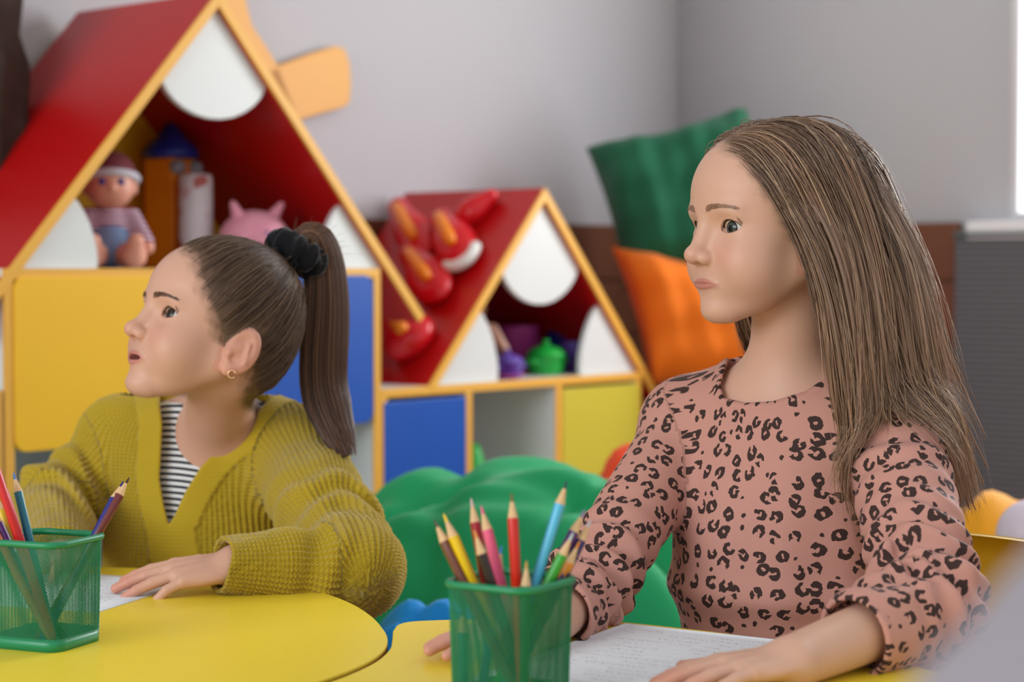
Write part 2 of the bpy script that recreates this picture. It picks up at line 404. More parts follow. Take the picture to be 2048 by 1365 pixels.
# --- right, smaller house
SR_ = FR(1282, 800)[0]; Z2 = FR(761, 779)[1]
h2 = empty('house_cabinet', W3(0, 0, 0), ANG, 'low house-shaped cabinet with red gable roof and lime door', 'cabinet')
board(h2, 'side_panel', 0.001, TH, 0, DP, 0.0, Z2 - TH); board(h2, 'side_panel', SR_ - TH, SR_, 0, DP, 0.0, Z2 - TH)
board(h2, 'shelf_board', 0.001, SR_, 0, DP, Z2 - TH, Z2); board(h2, 'shelf_board', TH, SR_ - TH, 0.0, DP, 0.05, 0.05 + TH)
board(h2, 'shelf_board', TH, SR_ - TH, 0.02, DP, 0.33, 0.33 + TH)
v1 = FR(938, 860)[0]; v2 = FR(1118, 860)[0]
for v in (v1, v2): board(h2, 'divider', v - TH / 2, v + TH / 2, 0, DP, 0.05, Z2 - TH)
link('back_panel', box_me('back_panel', TH, SR_ - TH, DP - 0.008, DP, 0.05, Z2 - TH), M['white_b'], h2)
link('door', prism_me('door', rrect(TH * 0.4, v1 - TH / 2 - 0.002, 0.365, Z2 - TH - 0.008, 0.006), -0.003, 0.012, bev=0.0015), M['blue'], h2, label='dark blue cabinet door')
link('door', prism_me('door', rrect(v2 + TH / 2 + 0.002, SR_ - TH * 0.5, 0.365, Z2 - TH - 0.008, 0.006), -0.003, 0.012, bev=0.0015), M['lime'], h2, label='lime yellow cabinet door')
X2, ZP2 = FR(1090, 376); XR2, ZR2 = FR(1316, 785); XL2 = FR(846, 768)[0]
slp2 = (ZP2 - ZR2) / (XR2 - X2); XL2 = X2 - (ZP2 - Z2) / slp2 - 0.0
roof(h2, X2, ZP2, XL2, Z2 + 0.0, XR2, ZR2, DP)
zi2 = lambda dx: ZP2 - TH / math.cos(math.atan(slp2)) - abs(dx) * slp2
xw2 = (ZP2 - TH / math.cos(math.atan(slp2)) - Z2) / slp2
link('back_panel', prism_me('back_panel', [(X2, ZP2 - 0.03), (X2 - xw2, Z2), (X2 + xw2, Z2)], DP - 0.012, DP - 0.002), M['blue'], h2)
a2 = abs(FR(1165, 528)[0] - X2)
petal(h2, [(X2, zi2(0)), (X2 - a2, zi2(a2))] + arc((X2 - a2, zi2(a2)), (X2 + a2, zi2(a2)), -0.31)[1:-1] + [(X2 + a2, zi2(a2))])
for sg in (-1, 1):
    xo = X2 + sg * xw2; xi = X2 + sg * abs(FR(1172, 750)[0] - X2); xt = X2 + sg * abs(FR(1207, 627)[0] - X2)
    petal(h2, [(xo, Z2), (xi, Z2)] + arc((xi, Z2), (xt, zi2(xt - X2)), 0.13 * sg, 10)[1:])
# --- open shelf unit beyond the tall house (only its edge shows)
h3 = empty('open_shelf_unit', W3(SL - 0.45, 0, 0), ANG, 'open white shelf unit with orange edges beside the tall house cabinet', 'shelf')
board(h3, 'side_panel', 0, TH, 0, DP, 0, 0.68); board(h3, 'side_panel', 0.445 - TH, 0.445, 0, DP, 0, 0.68)
for z in (0.05, 0.32, 0.50, 0.68): board(h3, 'shelf_board', 0 if z > 0.6 else TH, 0.445 if z > 0.6 else 0.445 - TH, 0, DP, z, z + TH)
link('back_panel', box_me('back_panel', TH, 0.445 - TH, DP - 0.008, DP, 0.05, 0.68), M['white_b'], h3)
# --- orange board decoration on the wall behind the tall house
M['ochre'] = mat('light_orange_board', (228, 166, 74), 0.45, 0.35, var=0.04)
q_ = DP + 0.012
dec = empty('wall_decoration', W3(*FR(600, 300, q_)[:1], q_, FR(600, 300, q_)[1]), ANG, 'light orange wooden windmill-shaped board on the wall behind the tall cabinet', 'decoration')
s0, z0 = FR(600, 300, q_)
def fp(L): return [(FR(x, y, q_)[0] - s0, FR(x, y, q_)[1] - z0) for x, y in L]
link('blade', prism_me('blade', fp([(556, 132), (620, 108), (672, 92), (690, 97), (700, 125), (703, 170), (700, 205), (690, 214), (640, 228), (600, 240), (520, 262), (500, 160)]), 0, 0.016, bev=0.003), M['ochre'], dec)
link('blade', prism_me('blade', fp([(462, -120), (520, -110), (492, 0), (505, 50), (545, 112), (557, 132), (600, 240), (520, 262), (440, 130), (420, 0)]), 0.0, 0.0155, bev=0.003), M['ochre'], dec)
# --- bark-textured trunk at the left
mb = mat('dark_bark', (66, 52, 46), 0.85, 0.2, var=0.5, vscale=25, bump=1.0, bscale=45)
qt = QW - 0.098
tr = empty('tree_trunk_decoration', W3(FR(-64, 100, qt)[0], qt, 0), 0, 'dark brown bark-textured tree trunk on the wall behind the red roof', 'decoration')
zz = np.linspace(1.0, 2.70, 60); ang = np.arange(40) * 2 * np.pi / 40
zk = [0, 1.0, FR(0, 205, qt)[1], FR(0, 140, qt)[1], FR(0, 70, qt)[1], FR(0, 0, qt)[1], 1.9, 2.7]
rk = [0.10, 0.095, 0.098, 0.102, 0.085, 0.092, 0.09, 0.08]
rr = np.interp(zz, zk, rk)
Rg = rr[:, None] * (1 + 0.07 * np.sin(ang * 9 + 2 * np.sin(zz[:, None] * 7)) + 0.04 * np.sin(ang * 17 - zz[:, None] * 9))
Vt = np.stack([Rg * np.cos(ang), np.minimum(Rg * np.sin(ang), 9), np.repeat(zz[:, None], 40, 1)], -1).reshape(-1, 3)
qd = [(i * 40 + j, i * 40 + (j + 1) % 40, (i + 1) * 40 + (j + 1) % 40, (i + 1) * 40 + j) for i in range(59) for j in range(40)]
link('bark', fast_mesh('bark', Vt, quads=qd), mb, tr)

# ------------------------------------------------------------------ soft things (bean bags, cushions)
def cloth_mat(name, col, rough=0.75): return mat(name, col, rough, 0.25, bump=0.12, bscale=500, var=0.05, vscale=6, sheen=0.15)
def blob(name, c, r, m, seed, amp=0.05, flat=0.0, p=2.4, rot=0.0, pear=0.0, n=(72, 48), label=None, cat=None, group=None, crease=5, folds=0):
    nu, nv = n; u = np.linspace(0, 2 * np.pi, nu, endpoint=False); v = np.linspace(-np.pi / 2, np.pi / 2, nv)
    U, Vv = np.meshgrid(u, v); sgn = lambda a, e: np.sign(a) * np.abs(a) ** e
    e = 2.0 / p
    D = np.stack([np.cos(Vv) * np.cos(U), np.cos(Vv) * np.sin(U), np.sin(Vv)], -1).reshape(-1, 3)
    S = np.stack([sgn(np.cos(Vv), e) * sgn(np.cos(U), e), sgn(np.cos(Vv), e) * sgn(np.sin(U), e), sgn(np.sin(Vv), 1.0)], -1).reshape(-1, 3)
    k = 1 + amp * noise3(D, 1.6, seed) + amp * 0.5 * noise3(D, 3.5, seed + 3)
    f = noise3(D * np.array([1, 1, 0.4]), crease, seed + 5); k -= amp * 1.1 * np.exp(-(f / 0.22) ** 2)
    f = noise3(D, 2.4, seed + 7); k -= amp * 1.0 * np.exp(-(f / 0.12) ** 2)
    if folds:
        rf = np.random.default_rng(seed + 50)
        for i_ in range(folds):
            az = i_ * math.pi / folds + rf.normal() * 0.25; nv_ = np.array([math.cos(az), math.sin(az), rf.normal() * 0.25]); nv_ /= np.linalg.norm(nv_)
            f = D @ nv_ + 0.10 * noise3(D, 2.0, seed + i_) + 0.22 * rf.normal(); up = np.clip(D[:, 2] + 0.55, 0, 1)
            k -= 0.06 * np.exp(-(f / 0.10) ** 2) * up
    Pp = S * k[:, None]; Pp[:, :2] *= (1 - pear * Pp[:, 2:3]); Pp = Pp * np.asarray(r)
    if flat > 0: Pp[:, 2] = np.maximum(Pp[:, 2], -r[2] * (1 - flat))
    ca, sa = math.cos(rot), math.sin(rot); Pp = Pp @ np.array([[ca, sa, 0], [-sa, ca, 0], [0, 0, 1]])
    zmin = Pp[:, 2].min(); Pp[:, 2] -= zmin
    qd = []
    idx = np.arange(nu * nv).reshape(nv, nu)
    q = np.stack([idx[:-1], np.roll(idx[:-1], -1, 1), np.roll(idx[1:], -1, 1), idx[1:]], -1).reshape(-1, 4)
    o = link(name, fast_mesh(name, Pp, quads=q), m); o.location = (c[0], c[1], c[2])
    if label: tag(o, label, cat, group)
    return o, -zmin
g = cloth_mat('green_fabric', (28, 158, 98)); dg = cloth_mat('dark_green_fabric', (22, 92, 62)); og = cloth_mat('orange_fabric', (226, 112, 16)); bl = cloth_mat('blue_fabric', (26, 142, 222)); rd = cloth_mat('red_orange_fabric', (232, 74, 34)); ye = cloth_mat('amber_fabric', (226, 152, 22)); nb = cloth_mat('navy_fabric', (30, 52, 110))
B = 'bean bags around the tables'
c = at(1050, 1000, 2.95); blob('bean_bag', (c[0] - 0.03, 2.95, 0), (0.43, 0.32, 0.33), g, 4, 0.035, 0.15, pear=0.12, crease=2.0, folds=5, label='large slumped green bean bag behind the pencil holders', cat='bean bag', group=B, n=(140, 90))
blob('bean_bag', (-0.10, 2.50, 0), (0.18, 0.14, 0.25), bl, 9, 0.03, 0.15, pear=0.3, folds=5, label='bright blue bean bag on the floor in front of the green one', cat='bean bag', group=B)
blob('bean_bag', (at(40, 900, 2.75)[0], 2.75, 0), (0.17, 0.15, 0.28), bl, 2, 0.04, 0.15, pear=0.2, label='bright blue bean bag in front of the yellow cabinet door', cat='bean bag', group=B)
blob('bean_bag', (at(1310, 900, 3.5)[0], 3.52, 0), (0.22, 0.2, 0.31), rd, 6, 0.04, 0.15, pear=0.25, folds=5, label='red-orange bean bag in front of the lime cabinet door', cat='bean bag', group=B)
blob('bean_bag', (at(2010, 1000, 3.0)[0], 3.0, 0), (0.26, 0.26, 0.29), ye, 11, 0.04, 0.15, pear=0.3, folds=5, label='amber yellow bean bag in front of the grey ribbed screen', cat='bean bag', group=B)
G2 = 'cushions stacked in the corner'
zb = 0.0
cc = at(1440, 700, 4.55)
o, _ = blob('floor_cushion', (cc[0] + 0.02, 4.5, 0), (0.33, 0.28, 0.31), nb, 1, 0.03, 0.1, p=2.8, label='navy bean bag at the bottom of the corner stack', cat='cushion', group=G2)
zo = at(1400, 742, 4.5)[2]; zg = at(1400, 520, 4.5)[2]
def pillow(name, cor, bulge, m, label, cat, group, seed=0, n=48):
    C4 = [np.asarray(c, float) for c in cor]
    t = np.linspace(0, 1, n); Ug, Vg = np.meshgrid(t, t)
    # sides bow inward a little so the corners read as points
    cx = 2 * Ug - 1; cy = 2 * Vg - 1
    cxx = cx * (1 - 0.07 * (1 - cy ** 2)); cyy = cy * (1 - 0.07 * (1 - cx ** 2)); Us = (cxx + 1) / 2; Vs = (cyy + 1) / 2
    P = ((1 - Us) * (1 - Vs))[..., None] * C4[0] + (Us * (1 - Vs))[..., None] * C4[1] + (Us * Vs)[..., None] * C4[2] + ((1 - Us) * Vs)[..., None] * C4[3]
    nn = np.cross(C4[1] - C4[0], C4[3] - C4[0]); nn /= np.linalg.norm(nn)
    h = bulge * ((1 - cx ** 4) * (1 - cy ** 4)) ** 0.5
    fl = P.reshape(-1, 3); w = 0.012 * noise3(fl, 16, seed) .reshape(n, n) + 0.008 * noise3(fl, 34, seed + 2).reshape(n, n)
    w *= np.minimum(1, h / (bulge * 0.4))
    A = (P + nn * (h + w)[..., None]); Bk = (P - nn * (h + w)[..., None])
    cen = np.concatenate([A.reshape(-1, 3), Bk.reshape(-1, 3)]); base = cen.mean(0); base[2] = cen[:, 2].min()
    idx = np.arange(n * n).reshape(n, n)
    q1 = np.stack([idx[:-1, :-1], idx[:-1, 1:], idx[1:, 1:], idx[1:, :-1]], -1).reshape(-1, 4); q2 = q1[:, ::-1] + n * n
    o = link(name, fast_mesh(name, cen - base, quads=np.concatenate([q1, q2])), m); o.location = tuple(base)
    return tag(o, label, cat, group)
d_ = 4.5
pillow('floor_cushion', [at(1222, 492, d_ - .05), at(1600, 560, d_ - .05), at(1600, 800, d_ - .12), at(1300, 772, d_ - .12)], 0.11, og, 'orange floor cushion under the dark green one in the corner', 'cushion', G2, 3)
pillow('floor_cushion', [at(1172, 296, d_ + .1), at(1492, 216, d_ + .1), at(1640, 520, d_ - .02), at(1250, 585, d_ - .02)], 0.14, dg, 'dark green floor cushion on top of the orange one', 'cushion', G2, 5)

# ------------------------------------------------------------------ toys
def ellm(name, c, r, m, par, R=None, n=(28, 18), label=None):
    u = np.linspace(0, 2 * np.pi, n[0], endpoint=False); v = np.linspace(-np.pi / 2, np.pi / 2, n[1]); U, V = np.meshgrid(u, v)
    P = np.stack([np.cos(V) * np.cos(U), np.cos(V) * np.sin(U), np.sin(V)], -1).reshape(-1, 3) * np.asarray(r)
    if R is not None: P = P @ np.asarray(R).T
    P = P + np.asarray(c); idx = np.arange(n[0] * n[1]).reshape(n[1], n[0])
    q = np.stack([idx[:-1], np.roll(idx[:-1], -1, 1), np.roll(idx[1:], -1, 1), idx[1:]], -1).reshape(-1, 4)
    return link(name, fast_mesh(name, P, quads=q), m, par, label=label)
def sdfpart(name, sd, lo, hi, res, m, par): 
    V, Q = mesher(sd, lo, hi, res); return link(name, fast_mesh(name, V, quads=Q), m, par)
tk = dict(skin=mat('doll_vinyl', (226, 158, 132), 0.45), hat=mat('doll_knit_maroon', (120, 50, 58), 0.8, bump=0.4, bscale=300), band=mat('doll_knit_white', (206, 204, 212), 0.8), denim=mat('doll_denim', (118, 140, 176), 0.8, bump=0.3, bscale=400), pink=mat('pink_plush', (236, 158, 178), 0.8, sheen=0.3), tred=mat('glossy_red_plastic', (212, 10, 26), 0.25), tor=mat('orange_plastic', (246, 140, 14), 0.35), twh=mat('white_plastic', (232, 234, 230), 0.35), tgr=mat('green_plastic', (24, 172, 62), 0.35), tpu=mat('purple_plastic', (104, 78, 170), 0.35), tma=mat('magenta_plastic', (176, 60, 140), 0.35), tbl=mat('navy_plastic', (28, 50, 150), 0.35), tgy=mat('grey_plastic', (150, 150, 156), 0.4))
def stripes(name, c1, c2, scale, axis='Z'):
    m = mat(name, c1, 0.8, 0.2); nt = m.node_tree; tc = nt.nodes.new('ShaderNodeTexCoord'); wv = nt.nodes.new('ShaderNodeTexWave'); wv.bands_direction = axis; wv.inputs['Scale'].default_value = scale
    cr = nt.nodes.new('ShaderNodeValToRGB'); cr.color_ramp.interpolation = 'CONSTANT'; cr.color_ramp.elements[0].color = rgba(c1); cr.color_ramp.elements[1].color = rgba(c2); cr.color_ramp.elements[1].position = 0.5
    nt.links.new(tc.outputs['Object'], wv.inputs['Vector']); nt.links.new(wv.outputs['Fac'], cr.inputs[0]); nt.links.new(cr.outputs[0], nt.nodes['Principled BSDF'].inputs['Base Color']); return m
tk['strp'] = stripes('doll_stripes', (160, 70, 96), (206, 200, 214), 32)
def doll(loc, k, rz, label, grp):
    e = empty('baby_doll', loc, rz, label, 'doll', grp)            # faces local -Y, sits on z=0
    def body(p):
        d = ell(p, (0, 0, 0.055), (0.042, 0.034, 0.058))
        for s in (-1, 1): d = smin(d, cap(p, (s * 0.036, -0.004, 0.088), (s * 0.058, -0.028, 0.045), 0.017, 0.014), 0.012)
        return d
    sdfpart('romper', lambda p: body(p / k) * k, np.array([-.09, -.07, -.01]) * k, np.array([.09, .06, .13]) * k, 0.004 * k, tk['strp'], e)
    sdfpart('overalls', lambda p: (ell(p / k, (0, -0.006, 0.045), (0.041, 0.034, 0.045))) * k, np.array([-.06, -.06, -.01]) * k, np.array([.06, .05, .1]) * k, 0.004 * k, tk['denim'], e)
    def head(p):
        d = ell(p, (0, 0, 0.145), (0.043, 0.044, 0.043)); d = smin(d, ell(p, (0, -0.02, 0.13), (0.032, 0.024, 0.024)), 0.015)
        d = smin(d, ell(p, (0, -0.045, 0.136), (0.006, 0.006, 0.005)), 0.006)
        for s in (-1, 1):
            d = smin(d, ell(p, (s * 0.042, 0.002, 0.138), (0.006, 0.009, 0.012)), 0.004); d = smax(d, -ell(p, (s * 0.016, -0.045, 0.147), (0.007, 0.006, 0.005)), 0.004)
        return d
    sdfpart('head', lambda p: head(p / k) * k, np.array([-.06, -.06, .09]) * k, np.array([.06, .06, .2]) * k, 0.0025 * k, tk['skin'], e)
    for s in (-1, 1):
        sdfpart('leg', lambda p: smin(cap(p / k, (s * 0.024, -0.02, 0.024), (s * 0.034, -0.07, 0.022), 0.022, 0.019), cap(p / k, (s * 0.034, -0.075, 0.02), (s * 0.036, -0.085, 0.045), 0.017, 0.014), 0.012) * k, np.array([-.07, -.12, -.01]) * k, np.array([.07, .02, .08]) * k, 0.004 * k, tk['skin'], e)
        ellm('eye', np.array([s * 0.016, -0.0405, 0.147]) * k, np.array([0.006, 0.004, 0.006]) * k, tk['tbl'], e, n=(10, 8))
        ellm('hand', np.array([s * 0.06, -0.034, 0.036]) * k, np.array([0.012, 0.013, 0.012]) * k, tk['skin'], e, n=(14, 10))
    sdfpart('knit_hat', lambda p: smax(ell(p / k, (0, 0.006, 0.156), (0.047, 0.047, 0.046)), (0.15 + 0.45 * (-(p[:, 1] / k)) * 0.5 - p[:, 2] / k), 0.004) * k, np.array([-.06, -.06, .12]) * k, np.array([.06, .07, .22]) * k, 0.003 * k, tk['hat'], e)
    a = np.linspace(0, 2 * np.pi, 40, endpoint=False); ring = np.stack([0.0465 * np.cos(a), 0.006 + 0.0465 * np.sin(a), 0.153 - 0.225 * 0.0465 * np.sin(a)], 1)
    link('hat_band', tube_me('hat_band', ring * k, 0.0075 * k, 8, closed=True), tk['band'], e)
    return e
s_, z_ = FR(268, 525, 0.10); doll(W3(s_, 0.17, ZS), 1.05, ANG - 0.55, 'baby doll in white-banded knit hat and denim overalls on the shelf', 'dolls on the shelf')
s_, z_ = FR(165, 500, 0.2); doll(W3(s_ - 0.02, 0.31, ZS + 0.0), 1.2, ANG - 0.1, 'doll in maroon knit hat tucked behind the white panel of the house', 'dolls on the shelf')
# tall toy tower with blue cap
s_, z_ = FR(408, 480, 0.22)
tw = empty('toy_tower', W3(s_, 0.32, ZS), ANG + 0.3, 'tall orange toy tower with navy blue top in the house cabinet', 'toy')
link('tower_body', box_me('tower_body', -0.042, 0.042, -0.035, 0.035, 0, 0.215, 0.006), tk['tor'], tw)
link('tower_roof', lathe_me('tower_roof', [(0.0, 0.285), (0.012, 0.28), (0.03, 0.255), (0.055, 0.232), (0.056, 0.215), (0.0, 0.215)], 8, smooth=False), tk['tbl'], tw)
for x in (-0.03, 0.03): link('lamp_knob', lathe_me('lamp_knob', [(0, -.016), (.014, -.01), (.017, 0), (.014, .01), (0, .016)], 14), tk['tgy'], tw).location = (x, -0.036, 0.196)
lb = mat('printed_label', (214, 206, 214), 0.5); nt = lb.node_tree; tc = nt.nodes.new('ShaderNodeTexCoord'); vo = nt.nodes.new('ShaderNodeTexVoronoi'); vo.inputs['Scale'].default_value = 28
cr = nt.nodes.new('ShaderNodeValToRGB'); cr.color_ramp.elements[0].color = (0.8, 0.74, 0.78, 1); cr.color_ramp.elements[1].color = (0.05, 0.12, 0.4, 1); cr.color_ramp.elements[0].position = 0.55; cr.color_ramp.elements.new(0.78).color = (0.55, 0.12, 0.08, 1)
nt.links.new(tc.outputs['Object'], vo.inputs['Vector']); nt.links.new(vo.outputs['Color'], cr.inputs[0]); nt.links.new(cr.outputs[0], nt.nodes['Principled BSDF'].inputs['Base Color'])
s_, z_ = FR(415, 480, 0.20)
bt = empty('toy_bottle', W3(FR(412, 400, 0.19)[0], 0.22, ZS), ANG, 'white printed canister toy standing before the orange tower', 'toy')
link('canister', lathe_me('canister', [(0, 0), (.030, 0), (.032, .004), (.032, .172), (.028, .18), (0, .182)], 24), lb, bt)
link('lid', lathe_me('lid', [(0.033, 0.0), (0.0335, 0.002), (.0335, .03), (.0325, .032), (0, .0325)], 24), tk['tgr'], bt)
# pink piggy plush
sp, _ = FR(480, 470, 0.16)
pg = empty('plush_pig', W3(sp + 0.01, 0.13, ZS), ANG - 0.2, 'round pink plush pig on the shelf of the tall house cabinet', 'plush toy')
sdfpart('body', lambda p: smin(ell(p, (0, 0, 0.055), (0.07, 0.055, 0.056)), ell(p, (0.01, -0.045, 0.055), (0.035, 0.03, 0.03)), 0.02), [-.09, -.1, -.01], [.09, .08, .13], 0.004, tk['pink'], pg)
for s in (-1, 1):
    sdfpart('ear', lambda p: cap(p, (s * 0.038, -0.005, 0.10), (s * 0.052, -0.012, 0.122), 0.013, 0.006), [-.08, -.04, .07], [.08, .03, .14], 0.003, tk['pink'], pg)
    ellm('eye', (s * 0.018 + 0.008, -0.066, 0.066), (0.004, 0.003, 0.005), tk['tbl'], pg, n=(10, 8))
    ellm('foot', (s * 0.035, -0.03, 0.012), (0.018, 0.02, 0.013), tk['pink'], pg, n=(14, 10))
ellm('snout', (0.01, -0.076, 0.052), (0.014, 0.006, 0.011), tk['pink'], pg, n=(16, 10))
# toys on the lower cabinet
def pot(px, q, kind, label, mm, k=1.0):
    s, _ = FR(px, 740, q); e = empty('toy_pot', W3(s, q, Z2), ANG, label, 'toy', 'toy kitchen pots')
    link('pot_body', lathe_me('pot_body', np.array([(0, 0), (.034, 0), (.04, .008), (.042, .04), (.046, .043), (.044, .046), (0.0, .046)]) * k, 24), mm, e)
    link('lid', lathe_me('lid', np.array([(.043, .046), (.036, .056), (.014, .064), (.007, .066), (.008, .076), (0, .079)]) * k, 24), mm, e)
    for s2 in (-1, 1): link('handle', tube_me('handle', np.array([(s2 * .041, -.014, .03), (s2 * .058, -.012, .031), (s2 * .058, .012, .031), (s2 * .041, .014, .03)]) * k, 0.005 * k, 6), mm, e)
    return e
pot(1092, 0.09, 0, 'green toy pot with lid on the low house cabinet shelf', tk['tgr'], 1.0)
pot(1015, 0.07, 0, 'purple toy pot with lid on the low house cabinet shelf', tk['tpu'], 0.80)
for px, q, k, mm, lab in ((1150, 0.10, 1.0, tk['tpu'], 'tall purple toy cup at the shelf end beside the green pot'), (1125, 0.2, 1.3, tk['tbl'], 'navy toy cup behind the green toy pot'), (1035, 0.22, 1.5, tk['tma'], 'large magenta toy bowl behind the purple pot')):
    s, _ = FR(px, 740, q); e = empty('toy_cup', W3(s, q, Z2), ANG, lab, 'toy', 'toy cups')
    link('cup_body', lathe_me('cup_body', np.array([(0, 0), (.022, 0), (.026, .003), (.032, .066), (.033, .07), (.03, .07), (.024, .008), (0, .006)]) * k, 24), mm, e)
    link('cup_handle', tube_me('cup_handle', np.array([(.028, 0, .056), (.046, 0, .054), (.048, 0, .03), (.026, 0, .02)]) * k, 0.004 * k, 6), mm, e)
s, _ = FR(1012, 745, 0.045); e = empty('toy_plate', W3(s, 0.05, Z2), ANG, 'magenta toy plate lying at the front of the low shelf', 'toy')
link('plate_dish', lathe_me('plate_dish', [(0, .003), (.03, .003), (.045, .009), (.046, .011), (.03, .006), (0, .006)], 28), tk['tma'], e); link('plate_foot', lathe_me('plate_foot', [(0.026, .0), (.028, 0), (.028, .004), (.026, .004)], 24), tk['tma'], e)
# beige bare doll leaning behind the left white panel
s, _ = FR(975, 745, 0.12); e = empty('plain_doll', W3(s, 0.13, Z2), ANG - 0.4, 'bare beige doll leaning in the low house cabinet', 'doll')
bskin = mat('beige_vinyl', (214, 164, 138), 0.45)
def bd(p):
    d = cap(p, (0, 0.0, 0.03), (-0.012, 0.01, 0.10), 0.03, 0.027); d = smin(d, ell(p, (-0.018, 0.012, 0.15), (0.026, 0.028, 0.03)), 0.015)
    for s in (-1, 1): d = smin(d, cap(p, (s * 0.018, -0.01, 0.02), (s * 0.022, -0.06, 0.015), 0.017, 0.013), 0.01); d = smin(d, cap(p, (s * 0.03 - .01, 0, 0.105), (s * 0.045 - .005, -0.02, 0.06), 0.012, 0.01), 0.01)
    return d
sdfpart('body', bd, [-.08, -.1, -.01], [.08, .07, .2], 0.004, bskin, e)
sdfpart('hair', lambda p: smax(ell(p, (-0.019, 0.016, 0.155), (0.029, 0.03, 0.032)), -(p[:, 1] + 0.0 + (p[:, 2] - 0.15) * 0.6 + 0.0), 0.004), [-.08, -.05, .1], [.05, .07, .21], 0.004, mat('doll_hair_navy', (24, 34, 70), 0.7), e)
# red toys hung on the left slope of the low roof
nrm = np.array([-slp2, 0, 1.0]); nrm /= np.linalg.norm(nrm); NW = nrm[0] * UX + np.array([0, 0, nrm[2]])
dwn = np.array([-1.0, 0, -slp2]); dwn /= np.linalg.norm(dwn); DW = dwn[0] * UX + np.array([0, 0, dwn[2]])
PS = W3(X2, 0, ZP2)
Rs = np.stack([DW, WY * -1, NW], 1)                       # local x down the slope, z off the slope
Rs[:, 1] = np.cross(Rs[:, 2], Rs[:, 0])
def roof_toy(px, py, px2, py2, w, h, label, bar=True, rind=False):
    w *= 1.3; h *= 1.3
    a = hitp(px, py, PS + NW * h * 0.6, NW); b = hitp(px2, py2, PS + NW * h * 0.6, NW)
    c = (a + b) / 2 - NW * h * 0.6; c = c - NW * ((c - PS) @ NW)
    xa = b - a; L = np.linalg.norm(xa); xa = xa / L; ya = np.cross(NW, xa)
    e = bpy.data.objects.new('red_toy', None); COL.objects.link(e)
    e.matrix_world = Matrix.Translation(Vector(c)) @ Matrix(np.stack([xa, ya, NW], 1).tolist()).to_4x4(); tag(e, label, 'toy', 'red plastic toys on the roof'); e.empty_display_size = .03
    def f(p):
        d = smin(ell(p, (L * 0.14, 0, h * 0.45), (L * 0.36, w, h * 0.55)), cap(p, (-L * 0.42, 0, h * 0.45), (0, 0, h * 0.45), w * 0.62, w * 0.7), 0.03)
        return smax(d, -p[:, 2], 0.006)
    sdfpart('shell', f, [-L * .8, -w * 1.4, -.01], [L * .8, w * 1.4, h * 1.5], 0.005, tk['tred'], e)
    if bar: link('bar', tube_me('bar', [(-L * 0.32, 0, h * 1.0), (-L * .2, 0, h * 1.05), (L * 0.2, 0, h * 1.08), (L * .3, 0, h * 1.03)], [0.011, 0.014, 0.015, 0.011], 10), tk['tor'], e)
    if rind:
        t = np.linspace(-0.9, 0.9, 16); pts = np.stack([L * 0.14 + L * 0.36 * np.cos(t), w * 1.04 * np.sin(t), np.full(16, h * 0.5)], 1)
        link('rind', tube_me('rind', pts, 0.013, 8), tk['twh'], e)
    return e
roof_toy(790, 405, 850, 510, 0.032, 0.036, 'red plastic toy with orange bar near the ridge by the tall roof edge')
roof_toy(815, 500, 880, 590, 0.036, 0.042, 'red plastic toy with orange bar just above the tall roof end')
roof_toy(880, 430, 925, 520, 0.036, 0.046, 'red plastic toy with a white rim and orange bar on the roof', rind=True)
roof_toy(985, 385, 905, 445, 0.022, 0.034, 'long plain red plastic toy lying across the roof ridge', bar=False)
roof_toy(790, 640, 830, 690, 0.044, 0.045, 'red plastic toy with orange bar lowest on the roof')
# green toy inside the open compartment
s, _ = FR(955, 900, 0.06); e = empty('toy_cone', W3(s + 0.03, 0.10, 0.35 - 0.002), ANG, 'green plastic toy cone in the open white compartment', 'toy')
link('cone', lathe_me('cone', [(0, 0), (.05, 0), (.052, .006), (.02, .15), (.012, .17), (0, .172)], 24), tk['tgr'], e); link('cone_base', box_me('cone_base', -.055, .055, -.055, .055, 0, .008, .003), tk['tgr'], e)

# ------------------------------------------------------------------ tables
TZ = 0.54
M['table'] = mat('yellow_table_laminate', (246, 216, 58), 0.36, 0.5, var=0.02, bump=0.03, bscale=900)
M['tedge'] = mat('brown_table_edge', (150, 96, 36), 0.5, 0.4)
M['steel'] = mat('grey_steel', (150, 152, 156), 0.35, 0.5, metal=0.8)
def T2(px, py): p = hz(px, py, TZ); return (float(p[0]), float(p[1]))
edgeA = [T2(*p) for p in ((-330, 1150), (-60, 1136), (120, 1134), (250, 1136), (360, 1142), (470, 1153), (560, 1166), (640, 1184), (700, 1206), (742, 1232), (766, 1258), (775, 1276), (770, 1296), (745, 1318), (700, 1340), (640, 1362), (560, 1388), (420, 1440))]
edgeA += [(-0.30, 1.30), (-0.42, 1.15), (-0.7, 1.08), (-1.0, 1.15), (-1.12, 1.5), (-1.1, 2.0)]
sA = spline(np.array(edgeA + edgeA[:1]), 140)[:-1]
